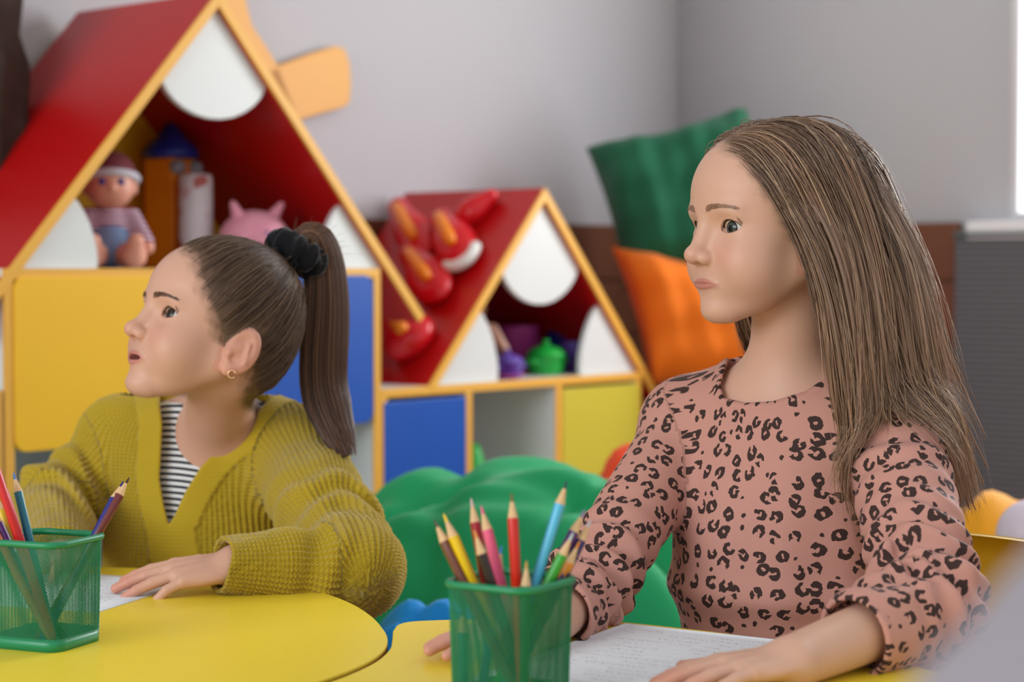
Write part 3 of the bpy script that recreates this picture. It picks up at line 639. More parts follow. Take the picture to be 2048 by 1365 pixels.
# right table: its left rim follows the other table with a hair gap
gapA = [T2(*p) for p in ((785, 1278), (780, 1298), (755, 1322), (710, 1345), (650, 1368), (570, 1394), (430, 1447))]
edgeB = [T2(*p) for p in ((786, 1262), (796, 1250), (820, 1244), (870, 1241), (960, 1239), (1080, 1239), (1200, 1241), (1300, 1250), (1400, 1261), (1500, 1274), (1620, 1292), (1750, 1316), (1880, 1346), (1980, 1380))]
tail = [(0.42, 1.40), (0.40, 1.15), (0.25, 0.98), (0.0, 0.95), (-0.2, 1.05), (-0.27, 1.25)]
sB = np.concatenate([spline(np.array(edgeB), 70), spline(np.array(tail), 24), spline(np.array(gapA[::-1]), 40)])
def table(name, outl, legs, label):
    outl = np.asarray(outl); c = outl.mean(0); e = empty(name, (c[0], c[1], 0), 0, label, 'table', 'yellow activity tables')
    P = [(x - c[0], y - c[1]) for x, y in outl]
    link('tabletop', prism_me('tabletop', P, TZ - 0.004, TZ, 'z', bev=0.0012), M['table'], e)
    link('table_edge', prism_me('table_edge', P, TZ - 0.022, TZ - 0.004, 'z'), M['tedge'], e)
    for (x, y) in legs:
        l = link('leg', tube_me('leg', [(x - c[0], y - c[1], 0.0), (x - c[0], y - c[1], TZ - 0.02)], 0.016, 12), M['steel'], e)
    return e
table('activity_table', sA, ((-0.28, 1.95), (-0.95, 1.95), (-0.95, 1.3), (-0.42, 1.35)), 'yellow rounded table under the sheet beside the girl in mustard cardigan')
table('activity_table', sB, ((-0.02, 1.72), (0.22, 1.68), (0.33, 1.2), (-0.1, 1.15)), 'yellow table under the sheet beside the girl in leopard-print top')

# ------------------------------------------------------------------ paper sheets
def paper_mat(name, seed):
    m = mat(name, (226, 232, 240), 0.7, 0.2); nt = m.node_tree; N = nt.nodes; L = nt.links
    tc = N.new('ShaderNodeTexCoord'); sx = N.new('ShaderNodeSeparateXYZ'); L.new(tc.outputs['UV'], sx.inputs[0])
    def mth(op, a, b=None, c=None):
        n = N.new('ShaderNodeMath'); n.operation = op
        for i, v in enumerate((a, b, c)):
            if v is None: continue
            if isinstance(v, (int, float)): n.inputs[i].default_value = v
            else: L.new(v, n.inputs[i])
        return n.outputs[0]
    row = mth('FRACT', mth('MULTIPLY', sx.outputs[1], 19.0)); band = mth('LESS_THAN', mth('ABSOLUTE', mth('SUBTRACT', row, 0.5)), 0.2)
    nz = N.new('ShaderNodeTexNoise'); nz.inputs['Scale'].default_value = 1; nz.inputs['Detail'].default_value = 3
    mp = N.new('ShaderNodeMapping'); mp.inputs['Scale'].default_value = (90, 130, 1); mp.inputs['Location'].default_value = (seed, seed, 0); L.new(tc.outputs['UV'], mp.inputs[0]); L.new(mp.outputs[0], nz.inputs['Vector'])
    n2 = N.new('ShaderNodeTexNoise'); n2.inputs['Scale'].default_value = 1; mp2 = N.new('ShaderNodeMapping'); mp2.inputs['Scale'].default_value = (5, 9, 1); L.new(tc.outputs['UV'], mp2.inputs[0]); L.new(mp2.outputs[0], n2.inputs['Vector'])
    ink = mth('MULTIPLY', mth('MULTIPLY', mth('GREATER_THAN', nz.outputs['Fac'], 0.56), band), mth('GREATER_THAN', n2.outputs['Fac'], 0.47))
    # margins and a thin ruled line under every row
    inm = mth('MULTIPLY', mth('LESS_THAN', mth('ABSOLUTE', mth('SUBTRACT', sx.outputs[0], 0.5)), 0.41), mth('LESS_THAN', mth('ABSOLUTE', mth('SUBTRACT', sx.outputs[1], 0.5)), 0.43))
    rule = mth('MULTIPLY', mth('LESS_THAN', row, 0.07), 0.16)
    ink = mth('MULTIPLY', mth('MAXIMUM', mth('MULTIPLY', ink, 0.6), rule), inm)
    mx = N.new('ShaderNodeMix'); mx.data_type = 'RGBA'; mx.inputs[6].default_value = rgba((236, 240, 246)); mx.inputs[7].default_value = rgba((84, 88, 96)); L.new(ink, mx.inputs[0]); L.new(mx.outputs[2], N['Principled BSDF'].inputs['Base Color'])
    return m
def sheet(c0, e1, e2, seed, label, w=0.210, h=0.297, curl=None):
    """c0 corner, e1 along the short side, e2 along the long side"""
    c0 = np.asarray(c0); n = 20; t = np.linspace(0, 1, n); A, Bv = np.meshgrid(t, t)
    P = c0[None, None, :] + A[..., None] * w * np.asarray(e1) + Bv[..., None] * h * np.asarray(e2)
    Z = np.full(A.shape, TZ + 0.0008)
    if curl is not None: Z = Z + curl(A, Bv)
    V = np.concatenate([P, Z[..., None]], -1).reshape(-1, 3); base = V.mean(0); base[2] = TZ
    idx = np.arange(n * n).reshape(n, n); q = np.stack([idx[:-1, :-1], idx[:-1, 1:], idx[1:, 1:], idx[1:, :-1]], -1).reshape(-1, 4)
    if np.cross(e1, e2) < 0: q = q[:, ::-1]
    Vb = V.copy(); Vb[:, 2] -= 0.0006
    rim = np.concatenate([idx[0, :], idx[1:, -1], idx[-1, -2::-1], idx[-2:0:-1, 0]]); r2 = np.roll(rim, -1)
    qs = np.stack([rim, rim + n * n, r2 + n * n, r2], 1)
    me = fast_mesh('paper_sheet', np.concatenate([V, Vb]) - base, quads=np.concatenate([q, q[:, ::-1] + n * n, qs]), smooth=False)
    uv = np.concatenate([np.stack([A, Bv], -1).reshape(-1, 2)] * 2); ul = me.uv_layers.new(name='UVMap')
    li = np.zeros(len(me.loops), np.int32); me.loops.foreach_get('vertex_index', li); ul.data.foreach_set('uv', uv[li].astype(np.float32).ravel())
    o = link('paper_sheet', me, paper_mat('printed_paper_%d' % seed, seed)); o.location = tuple(base); return tag(o, label, 'paper', 'printed worksheets')
def unit(v): v = np.asarray(v, float); return v / np.linalg.norm(v)
cB = np.array(T2(1250, 1249)); eB1 = unit(np.array(T2(1520, 1278)) - cB); eB2 = np.array([eB1[1], -eB1[0]])
if eB2[1] > 0: eB2 = -eB2
sheet(cB, eB1, eB2, 3, 'printed worksheet under the hand of the girl in leopard-print top')
cA = np.array(T2(395, 1190)); eA2 = unit(np.array(T2(240, 1255)) - cA); eA1 = np.array([-eA2[1], eA2[0]])
if eA1[1] < 0: eA1 = -eA1
tl = np.array(T2(400, 1168)); eA1 = unit(np.array(T2(60, 1139)) - np.array(T2(400, 1160))); eA2 = np.array([eA1[1], -eA1[0]])
if eA2[1] > 0: eA2 = -eA2
sheet(np.array(T2(395, 1163)), eA1, eA2, 8, 'printed worksheet under the hand of the girl in mustard cardigan', w=0.297, h=0.21)

# ------------------------------------------------------------------ pencil holders
M['cup'] = mat('green_coated_steel', (18, 134, 88), 0.35, 0.5)
def rsq(a, r, n=5):
    return np.array(rrect(-a / 2, a / 2, -a / 2, a / 2, r, n))
def holder(cx, cy, rot, a, h, label):
    e = empty('pencil_holder', (cx, cy, TZ), rot, label, 'pencil holder', 'green mesh pencil holders')
    fl = 0.94                                                   # base a little smaller than the rim
    rim = rsq(a, 0.016); 
    link('rim', tube_me('rim', np.c_[rim, np.full(len(rim), h)], 0.0032, 8, closed=True), M['cup'], e)
    # solid tray
    prof = [(fl * 1.0, 0.0), (fl * 1.01, 0.012), (fl * 0.985, 0.012), (fl * 0.975, 0.003)]
    base = rsq(a, 0.016); n = len(base); V = []; q = []
    for k, z in prof: V += [(x * k, y * k, z) for x, y in base]
    for i in range(3):
        for j in range(n): q.append((i * n + j, i * n + (j + 1) % n, (i + 1) * n + (j + 1) % n, (i + 1) * n + j))
    V += [(0, 0, 0), (0, 0, 0.003)]; t = [(4 * n, (j + 1) % n, j) for j in range(n)] + [(4 * n + 1, 3 * n + j, 3 * n + (j + 1) % n) for j in range(n)]
    link('tray', fast_mesh('tray', V, quads=q, tris=t, smooth=False), M['cup'], e)
    # expanded metal: two families of slanted wires round the wall
    ol = np.concatenate([base, base[:1]]); sl = np.r_[0, np.cumsum(np.linalg.norm(np.diff(ol, axis=0), axis=1))]; Pm = sl[-1]
    nw = int(Pm / 0.0024); Mz = 22; zz = np.linspace(0.010, h - 0.001, Mz); Ps = []
    for sg in (-1, 1):
        for k in range(nw):
            p = (k * Pm / nw + sg * zz * 0.9) % Pm; x = np.interp(p, sl, ol[:, 0]); y = np.interp(p, sl, ol[:, 1]); kk = fl + (1 - fl) * zz / h
            Ps.append(np.stack([x * kk, y * kk, zz], 1))
    Ps = np.array(Ps); V, q = tubes(Ps, np.full(Ps.shape[:2], 0.00038), 3)
    o = link('wire_mesh', fast_mesh('wire_mesh', V, quads=q), M['cup'], e, kind='stuff')
    return e
RH = 0.10
r1 = hz(893, 1168, TZ + RH)[:2]; r2 = hz(1072, 1187, TZ + RH)[:2]; r3 = hz(1148, 1157, TZ + RH)[:2]
rotB = math.atan2(*(r2 - r1)[::-1]); aB = 0.5 * (np.linalg.norm(r2 - r1) + np.linalg.norm(r3 - r2)); cBc = (r1 + r3) / 2
aB = 0.082
holder(cBc[0], cBc[1], rotB, aB, RH, 'green wire mesh pencil holder on the table of the girl in leopard print')
q2 = hz(112, 1094, TZ + RH)[:2]; q3 = hz(188, 1077, TZ + RH)[:2]
dd = unit(q3 - q2); rotA = math.atan2(dd[1], dd[0]) - math.pi / 2; ex = np.array([math.cos(rotA), math.sin(rotA)]); ey = np.array([-ex[1], ex[0]])
cAc = q2 - ex * aB / 2 + ey * aB / 2
holder(cAc[0], cAc[1], rotA, aB, RH, 'green wire mesh pencil holder on the table of the girl in mustard cardigan')
M['wood'] = mat('pencil_wood', (222, 184, 138), 0.6, 0.3, var=0.1, vscale=60)
pm = {}
def pmat(c):
    if c not in pm: pm[c] = mat('pencil_paint_%d' % len(pm), c, 0.3, 0.5)
    return pm[c]
hexa = [(math.cos(math.pi / 3 * k), math.sin(math.pi / 3 * k)) for k in range(6)]
def pencil(tip, foot, col, lead, label, grp, r=0.0045):
    tip = np.asarray(tip); foot = np.asarray(foot); ax = tip - foot; L = np.linalg.norm(ax)
    e = bpy.data.objects.new('pencil', None); COL.objects.link(e); e.empty_display_size = .02
    e.matrix_world = Matrix.Translation(Vector(foot)) @ Vector(ax).to_track_quat('Z', 'Y').to_matrix().to_4x4(); tag(e, label, 'pencil', grp)
    lc = L - 0.020
    V = [(x * r, y * r, z) for z in (0, lc) for x, y in hexa] + [(0, 0, 0)]
    q = [(k, (k + 1) % 6, 6 + (k + 1) % 6, 6 + k) for k in range(6)]; t = [(12, (k + 1) % 6, k) for k in range(6)]
    link('barrel', fast_mesh('barrel', V, quads=q, tris=t, smooth=False), pmat(col), e)
    link('sharpened_wood', lathe_me('sharpened_wood', [(r * 0.97, lc - 0.0003), (r * 0.9, lc + 0.001), (0.0014, L - 0.007)], 12), M['wood'], e)
    link('lead', lathe_me('lead', [(0.0014, L - 0.0071), (0.0009, L - 0.002), (0.0003, L), (0, L)], 10), pmat(lead), e)
    return e
def put(lst, cc, rot, grp, dbase):
    e1 = np.array([math.cos(rot), math.sin(rot)]); e2 = np.array([-e1[1], e1[0]]); lim = aB * 0.94 / 2 - 0.008
    for (tx, ty, dt, bx, by, col, lead, label) in lst:
        f = hz(bx, by, TZ + 0.008)[:2] - cc; f = e1 * np.clip(f @ e1, -lim, lim) + e2 * np.clip(f @ e2, -lim, lim) + cc
        # keep the barrel inside the rim: slide the tip along its sight line and the foot over the tray until it clears the wall
        best = None
        for ddt in np.linspace(-0.07, 0.07, 29):
            tip = at(tx, ty, dbase + dt + ddt)
            for fx in np.linspace(-0.02, 0.02, 9):
                for fy in np.linspace(-0.02, 0.02, 5):
                    fl_ = f - cc; ff = e1 * np.clip(fl_ @ e1 + fx, -lim, lim) + e2 * np.clip(fl_ @ e2 + fy, -lim, lim) + cc
                    k_ = (RH - 0.007) / max(tip[2] - TZ - 0.007, 0.02); rp = ff + (tip[:2] - ff) * min(k_, 1.0) - cc
                    over = max(abs(rp @ e1), abs(rp @ e2)) - (aB / 2 - 0.0095)
                    cost = max(over, 0) * 60 + abs(ddt) * 1.0 + abs(fx) * 2 + abs(fy)
                    if best is None or cost < best[0]: best = (cost, tip, ff)
        tip, f = best[1], best[2]
        pencil(tip, (f[0], f[1], TZ + 0.007), col, lead, label, grp)
h_r = 'of the holder on the leopard-print girl\'s table'
put([(868, 1040, -0.02, 1076, 1425, (112, 62, 44), (70, 40, 30), 'brown pencil leaning out beside the yellow one in the holder'),
     (887, 1028, 0.0, 1046, 1400, (238, 198, 18), (240, 200, 20), 'yellow pencil leaning out between brown and crimson ones'),
     (942, 997, 0.02, 1010, 1390, (170, 30, 46), (210, 170, 170), 'crimson pencil standing behind the black one in the holder'),
     (962, 1012, 0.0, 1062, 1402, (236, 96, 136), (232, 90, 140), 'pink pencil beside the crimson one in the holder'),
     (948, 1060, -0.03, 1095, 1420, (46, 34, 30), (226, 150, 70), 'black pencil with orange lead at the front of the holder'),
     (1003, 1092, 0.03, 965, 1385, (40, 96, 180), (70, 140, 220), 'short blue pencil behind the pink one in the holder'),
     (1023, 987, -0.01, 1052, 1425, (206, 34, 14), (120, 90, 30), 'red pencil standing upright in the middle of the holder'),
     (1053, 1122, -0.03, 1105, 1425, (26, 120, 40), (200, 150, 60), 'short green pencil beside the upright red one'),
     (1134, 962, 0.01, 1000, 1400, (86, 186, 224), (40, 70, 80), 'light blue pencil, the longest one leaning out of the holder'),
     (1170, 1020, 0.02, 985, 1385, (88, 44, 122), (150, 120, 170), 'purple pencil leaning out beside the navy one'),
     (1182, 1040, 0.0, 1000, 1410, (44, 36, 100), (200, 200, 210), 'navy pencil leaning out beside the leopard-print sleeve'),
     (1147, 1066, -0.02, 950, 1410, (56, 160, 52), (190, 200, 190), 'bright green pencil leaning in front of the navy one'),
     (1160, 1082, 0.025, 1010, 1388, (236, 146, 40), (230, 140, 40), 'orange pencil behind the navy one in the holder'),
     (925, 1215, 0.02, 905, 1400, (14, 120, 128), (14, 120, 128), 'short teal pencil standing inside the holder')], cBc, rotB, 'pencils in the holder on the leopard-print girl\'s table', cBc[1])
put([(-22, 900, -0.01, 120, 1330, (206, 30, 34), (220, 60, 60), 'red pencil leaning out beside the teal one'),
     (27, 946, 0.015, 130, 1300, (18, 112, 132), (40, 120, 190), 'teal pencil with blue tip in the holder'),
     (247, 962, 0.01, 30, 1318, (38, 40, 124), (40, 40, 110), 'navy pencil crossing in front of the mustard cardigan'),
     (259, 955, 0.02, 55, 1305, (110, 44, 42), (70, 40, 30), 'maroon pencil crossing in front of the mustard cardigan'),
     (-12, 985, 0.02, 70, 1300, (238, 200, 30), (238, 200, 30), 'yellow pencil behind the red one in the holder'),
     (-20, 1010, 0.0, 95, 1322, (86, 40, 120), (86, 40, 120), 'purple pencil low in the holder'),
     (-30, 1030, -0.02, 80, 1326, (232, 130, 70), (232, 130, 70), 'orange pencil low in the holder'),
     (-40, 1060, -0.02, 60, 1326, (30, 130, 60), (30, 130, 60), 'green pencil low in the holder'),
     (-5, 945, 0.0, 110, 1310, (214, 40, 110), (214, 40, 120), 'magenta pencil standing beside the red one')], cAc, rotA, 'pencils in the holder on the mustard-cardigan girl\'s table', cAc[1])
# ------------------------------------------------------------------ people
def rotm(yaw, pitch, roll=0.0):
    """head axes -> world. yaw: angle of the facing direction from -Y towards -X; pitch up; columns forward,left,up"""
    f0 = np.array([-math.sin(yaw), -math.cos(yaw), 0]); l0 = np.array([math.cos(yaw), -math.sin(yaw), 0]); l0 = np.cross([0, 0, 1], f0)
    f = f0 * math.cos(pitch) + np.array([0, 0, 1]) * math.sin(pitch); u = np.cross(f, l0)
    l = l0 * math.cos(roll) + u * math.sin(roll); u = np.cross(f, l)
    return np.stack([f, l, u], 1)
def Rz_(a): return np.array([[math.cos(a), -math.sin(a), 0], [math.sin(a), math.cos(a), 0], [0, 0, 1]])
def Rx_(a): return np.array([[1, 0, 0], [0, math.cos(a), -math.sin(a)], [0, math.sin(a), math.cos(a)]])
def Ry_(a): return np.array([[math.cos(a), 0, math.sin(a)], [0, 1, 0], [-math.sin(a), 0, math.cos(a)]])
EYE = np.array([5.45, 2.85, -0.55]); ER = 1.40
EW = 1.52
def lid_up(T): return 0.68 * (1 - np.abs((T - 0.24) / 1.34) ** 2.2) + 0.05 * T
def lid_lo(T): return -0.47 * (1 - np.abs((T - 0.24) / 1.34) ** 2.2) + 0.05 * T
def lid_pt(T, Z, r): az, el = T / ER, Z / ER; return EYE + np.stack([r * np.cos(el) * np.cos(az), r * np.cos(el) * np.sin(az), r * np.sin(el)], -1)
def skull_sd(q):
    d = ell(q, (-1.0, 0, 2.3), (8.7, 7.1, 7.9))
    d = smin(d, ell(q, (2.9, 0, 2.9), (5.1, 5.7, 5.0)), 2.0)
    d = smin(d, ell(q, (-4.0, 0, -2.0), (4.6, 5.4, 5.0)), 3.0)
    return d
def lip_shape(q, g):
    """mouth-line height, upper and lower vermilion borders at lateral distance y"""
    y = np.clip(q[:, 1] / 2.35, 0, 1); o = g['open'] * (1 - y ** 2)
    zm = -5.86 - 0.10 * y ** 2; zu = zm + o * 0.35 + 0.58 * (1 - y ** 1.6) - 0.10 * np.exp(-(q[:, 1] / 0.35) ** 2); zl = zm - o * 1.1 - 0.60 * (1 - y ** 2)
    return y, o, zm, zu, zl
def lips(q, g):
    y, o, zm, zu, zl = lip_shape(q, g); on = (q[:, 1] < 2.35) & (q[:, 0] > 5.2)
    z = q[:, 2]; return np.where(on, np.maximum(z - zu, zl - z), 9.0)
def lip_disp(q, g):
    y, o, zm, zu, zl = lip_shape(q, g); z = q[:, 2]; w = np.clip(1 - y ** 2, 0, 1) ** 0.6 * np.clip((q[:, 0] - 5.0) / 0.8, 0, 1)
    cu = (zm + o * .35 + zu) / 2 ; cl = (zm - o * 1.1 + zl) / 2
    h = 0.26 * np.exp(-((z - cu) / 0.26) ** 2) + 0.25 * np.exp(-((z - cl) / 0.27) ** 2)
    g_ = 0.20 * np.exp(-((z - zm) / 0.085) ** 2) if g['open'] < 0.05 else 0
    return w * (h - g_)
def head_sd(p, g):
    q = p.copy(); q[:, 1] = np.abs(q[:, 1])
    d = skull_sd(q)
    d = smin(d, ell(q, (3.2, 0, -2.6), (4.55, 5.35, 6.0)), 2.2)                       # face mass
    d = smin(d, cap(q, (0.0, 4.35, -4.2), (5.3, 1.1, -8.1 - g['open'] * .5), 1.6, 1.3), 2.2)   # jaw
    d = smin(d, ell(q, (6.35, 0, -8.35 - g['open'] * .6), (1.45, 1.75, 1.3)), 1.3)        # chin
    d = smin(d, ell(q, (4.8, 3.3, -4.0), (2.65, 2.4, 2.8)), 1.8)                       # cheek
    d = smin(d, ell(q, (6.2, 0, -5.5), (1.7, 2.6, 2.1)), 1.3)                         # muzzle
    d = smin(d, ell(q, (6.5, 1.9, 0.95), (1.2, 2.3, 0.75)), 1.2)                       # brow
    d = smax(d, -ell(q, (8.75, 2.75, -0.7), (1.7, 1.75, 1.25)), 1.5)                    # socket
    d = smin(d, np.linalg.norm(q - EYE, axis=1) - (ER + 0.17), 0.55)                    # lids
    # nose
    d = smin(d, cap(q, (7.35, 0, 0.3), (8.75, 0, -2.9), 0.42, 0.72), 1.1)
    d = smin(d, ell(q, (9.02, 0, -3.15), (0.84, 0.88, 0.78)), 0.7)
    d = smin(d, ell(q, (8.15, 1.02, -3.45), (0.85, 0.62, 0.62)), 0.45)
    d = smax(d, -ell(q, (8.62, 0.5, -4.05), (0.50, 0.27, 0.42), Rz_(0.35)), 0.18)
    d = smax(d, -cap(q, (8.25, 0, -4.4), (8.35, 0, -4.9), 0.12, 0.16), 0.3)               # philtrum
    d = d - lip_disp(q, g)
    o = g['open']
    if o > 0.05:
        d = smax(d, -ell(q, (6.9, 0, -5.86 - o * .35), (2.6, 1.75, 0.16 + o * .48)), 0.15)
    d = smax(d, -ell(q, (8.55, 0, -7.25 - o), (0.75, 1.5, 0.35)), 0.5)                    # mentolabial fold
    # palpebral opening
    e = q - EYE; rr = np.linalg.norm(e, axis=1) + 1e-6; T = np.arctan2(e[:, 1], e[:, 0]) * ER; Z = np.arcsin(np.clip(e[:, 2] / rr, -1, 1)) * ER
    opn = np.maximum(np.maximum(Z - lid_up(T), lid_lo(T) - Z), np.abs(T - 0.24) - 1.34); opn = np.maximum(opn, ER * 0.86 - rr); opn = np.maximum(opn, rr - ER - 0.42)
    d = smax(d, -opn, 0.09)
    cr = np.maximum(np.hypot(Z - lid_up(T) - 0.26, (rr - ER - 0.22) * 0.6) - 0.05, np.abs(T) - 1.3); d = smax(d, -cr, 0.16)
    return d
def ear_sd(p):
    q = p.copy(); q[:, 1] = np.abs(q[:, 1])
    R = Rz_(-0.38) @ Ry_(-0.20)                                # rear edge swings away from the skull, top leans back
    l = (q - np.array([-1.2, 6.95, -2.3])) @ R
    d = ell(l, (0, 0, 0.1), (1.75, 0.55, 2.75)); d = smin(d, ell(l, (0.55, -0.05, -2.3), (0.75, 0.42, 0.85)), 0.5)
    d = smax(d, -ell(l, (0.25, 0.62, 0.25), (1.28, 0.55, 2.05)), 0.25)
    d = smin(d, cap(l, (-0.75, 0.28, -0.9), (-0.35, 0.32, 1.0), 0.26, 0.22), 0.35)       # antihelix
    d = smax(d, -ell(l, (0.42, 0.32, -0.55), (0.75, 0.55, 0.95)), 0.3)                  # concha
    d = smin(d, ell(l, (1.25, 0.12, -0.75), (0.4, 0.35, 0.5)), 0.3)                     # tragus
    d = smin(d, cap(l, (0.6, -0.6, 0), (0.3, -0.9, -0.6), 0.9, 1.0), 0.6)
    return d
def scalp_mask(p, g):
    """1 where hair grows"""
    zk = [-9, -7.6, -6.0, -4.2, -2.9, -2.2, -0.6, 1.0, 2.6, 4.4, 6.0, 7.2, 9.9]
    xk = [-9, -5.5, -4.0, -3.2, -2.6, 1.4, 2.5, 3.5, 4.9, 5.7, 6.2, 6.7, 8.0]
    xh = np.interp(p[:, 2], zk, xk) + g.get('hl', 0.0)
    xh = xh - 0.5 * np.clip(2.2 - np.abs(p[:, 1]), 0, 2.2) * (p[:, 2] > 3) * 0.6
    n = 0.35 * noise3(p, 2.5, 3) + 0.25 * noise3(p, 6.0, 5)
    s = np.clip((xh + n * 0.55 - p[:, 0]) / 1.9 + 0.25, 0, 1) ** 1.2
    s *= np.clip((p[:, 2] + 7.8) / 0.8, 0, 1)
    return s
def head_color(p, g):
    q = p.copy(); q[:, 1] = np.abs(q[:, 1]); base = lin(g['skin'])
    C = np.repeat(base[None], len(p), 0)
    def mixc(col, w): 
        nonlocal C; w = np.clip(w, 0, 1)[:, None]; C = C * (1 - w) + lin(col) * w
    ck = np.exp(-(((q - (6.4, 3.3, -3.2)) / (2.2, 1.7, 1.5)) ** 2).sum(1)); mixc(g['blush'], ck * 0.40)
    nt_ = np.exp(-(((q - (9.4, 0, -3.3)) / (1.0, 1.1, 0.9)) ** 2).sum(1)); mixc(g['blush'], nt_ * 0.25)
    er = (skull_sd(q) > 0.15) & (q[:, 1] > 5.8) & (q[:, 0] < 1.2) & (q[:, 0] > -4) & (np.abs(q[:, 2] + 2.3) < 3.6); mixc(g['blush'], er * 0.35)
    ld = lips(q, g); front = np.clip((q[:, 0] - 5.8) / 0.5, 0, 1)
    mixc(g['lip'], np.clip(0.5 - ld / 0.14, 0, 1) * front * 0.65)
    if g['open'] > 0.05:
        inside = ell(q, (5.6, 0, -5.86 - g['open'] * .35), (2.1, 1.75, 0.36)); mixc((168, 88, 84), np.clip(-inside / 0.15 + .3, 0, 1))
    s = scalp_mask(p, g); earz = (ear_sd(p) < 0.18) & (skull_sd(q) > 0.12); s = s * (1 - earz)
    if 'nohairbelow' in g: s = s * 1.0
    mixc(g['hair'], s * g.get('scalpw', 0.92))
    return np.c_[C, np.ones(len(C))], s
class Head:
    def __init__(self, g): self.g = g; self.R = rotm(g['yaw'], g['pitch'], g.get('roll', 0)); self.k = 0.01 * g['scale']; self.o = np.zeros(3); self.fit()
    def fit(self):
        g = self.g; t = at(*g['nose'], g['depth']); self.o = t - self.R @ (np.array([9.85, 0, -3.2]) * self.k)
    def w(self, l): return self.o + (np.asarray(l, float) * self.k) @ self.R.T
    def l(self, w): return ((w - self.o) @ self.R) / self.k
M['skin'] = mat('skin', None, 0.45, 0.35, attr='tint', sss=0.22, bump=0.04, bscale=900)
M['hair'] = mat('hair', None, 0.42, 0.5, attr='tint')
M['lash'] = mat('lash_hair', (34, 24, 20), 0.6, 0.3)
def eyeball(H, side, gaze, par, iris):
    c = H.w(EYE * (1, side, 1)); r = ER * H.k
    gz = H.R @ np.asarray(gaze, float); gz /= np.linalg.norm(gz)
    th = np.r_[np.linspace(0, 0.62, 28), np.linspace(0.66, np.pi, 26)]; ph = np.arange(40) * 2 * np.pi / 40
    rr_ = r * (1 + 0.05 * np.clip(1 - th / 0.55, 0, 1) ** 0.7)
    a = np.cross(gz, [0, 0, 1.0]); a /= np.linalg.norm(a); b = np.cross(a, gz)
    V = c + (rr_ * np.cos(th))[:, None, None] * gz + (rr_ * np.sin(th))[:, None, None] * (np.cos(ph)[None, :, None] * a + np.sin(ph)[None, :, None] * b)
    idx = np.arange(len(th) * 40).reshape(len(th), 40); q = np.stack([idx[:-1], idx[1:], np.roll(idx[1:], -1, 1), np.roll(idx[:-1], -1, 1)], -1).reshape(-1, 4)
    T = np.repeat(th[:, None], 40, 1).ravel(); C = np.zeros((len(T), 4)); C[:, 3] = 1
    sc = lin((214, 206, 200)); C[:, :3] = sc
    m1 = T < 0.50; C[m1, :3] = lin(iris); m2 = T < 0.22; C[m2, :3] = 0.003; m3 = (T > 0.43) & (T < 0.53); C[m3, :3] = lin(iris) * 0.3
    me = fast_mesh('eye', V.reshape(-1, 3), quads=q); add_attr(me, 'tint', C)
    keep(link('eye', me, M['eye']), par)
M['eye'] = mat('eye', None, 0.12, 0.35, attr='tint')
def strand_obj(name, P, r0, cols, par, m=None, taper=0.35, label=None):
    N, K, _ = P.shape; t = np.linspace(0, 1, K); prof = np.clip(1 - (t - 0.55) / 0.45 * (1 - taper), taper, 1)
    r = np.asarray(r0).reshape(-1, 1) * prof[None]
    V, q = tubes(P, r, 3); me = fast_mesh(name, V, quads=q)
    add_attr(me, 'tint', np.c_[np.repeat(cols, K * 3, 0), np.ones(N * K * 3)])
    return keep(link(name, me, m or M['hair'], label=label), par)
def lashes_brows(H, par, brow_col, side_list=(1, -1)):
    for s in side_list:
        # upper lashes
        n = 46; t = np.linspace(-1.05, 1.5, n); root = lid_pt(t, lid_up(t) - 0.01, ER + 0.16)
        out = root - EYE; out = out / np.linalg.norm(out, axis=1, keepdims=True) * 0.8 + np.array([0, 0.1, 0.0]); K = 5; u = np.linspace(0, 1, K)
        ln = 0.60 + 0.1 * rng.random(n)
        P = root[:, None] + (out * ln[:, None])[:, None] * u[None, :, None] + np.array([0, 0, 1.0]) * (ln[:, None, None] * 0.55 * u[None, :, None] ** 2)
        # lid rim line
        P2 = np.stack([root[:-1], root[1:]], 1)
        P[:, :, 1] *= s; P2[:, :, 1] *= s
        Pw = H.w(P.reshape(-1, 3)).reshape(P.shape); strand_obj('eyelashes', Pw, np.full(n, 0.00034), np.repeat(lin((30, 22, 18))[None], n, 0), par, M['lash'], 0.3)
        rim = root + np.array([0.02, 0, 0.03]); rim[:, 1] *= s
        keep(link('lash_line', tube_me('lash_line', H.w(rim), 0.0007, 6), M['lash']), par)
        # eyebrow hairs
        n = 240; a = rng.random(n); yy = 1.0 + a * 3.4; zz = H.g.get('browz', 1.15) + 0.35 * np.sin(np.clip(a * 1.1, 0, 1) * math.pi * 0.75) + (rng.random(n) - .5) * 0.55 * (1 - 0.6 * a)
        p0 = np.stack([np.full(n, 8.5), yy, zz], 1)
        sd = lambda q: head_sd(q, H.g)
        for _ in range(14): d = sd(p0); p0[:, 0] -= np.clip(d, -.6, .6)
        dr = np.stack([-0.25 * a, 0.55 + 0.3 * a, 0.45 - 0.75 * a], 1); u = np.linspace(0, 1, 4)
        P = p0[:, None] + dr[:, None] * u[None, :, None] * 0.75
        f = P.reshape(-1, 3)
        for _ in range(4):
            G = normal(sd, f, 0.05); d = sd(f); f = f + G * (0.05 - d)[:, None]
        P = f.reshape(P.shape); P[:, :, 1] *= s
        strand_obj('eyebrow', H.w(P.reshape(-1, 3)).reshape(P.shape), np.full(n, 0.00016), np.repeat(lin(brow_col)[None], n, 0) * (0.8 + 0.4 * rng.random((n, 1))), par, None, 0.3)
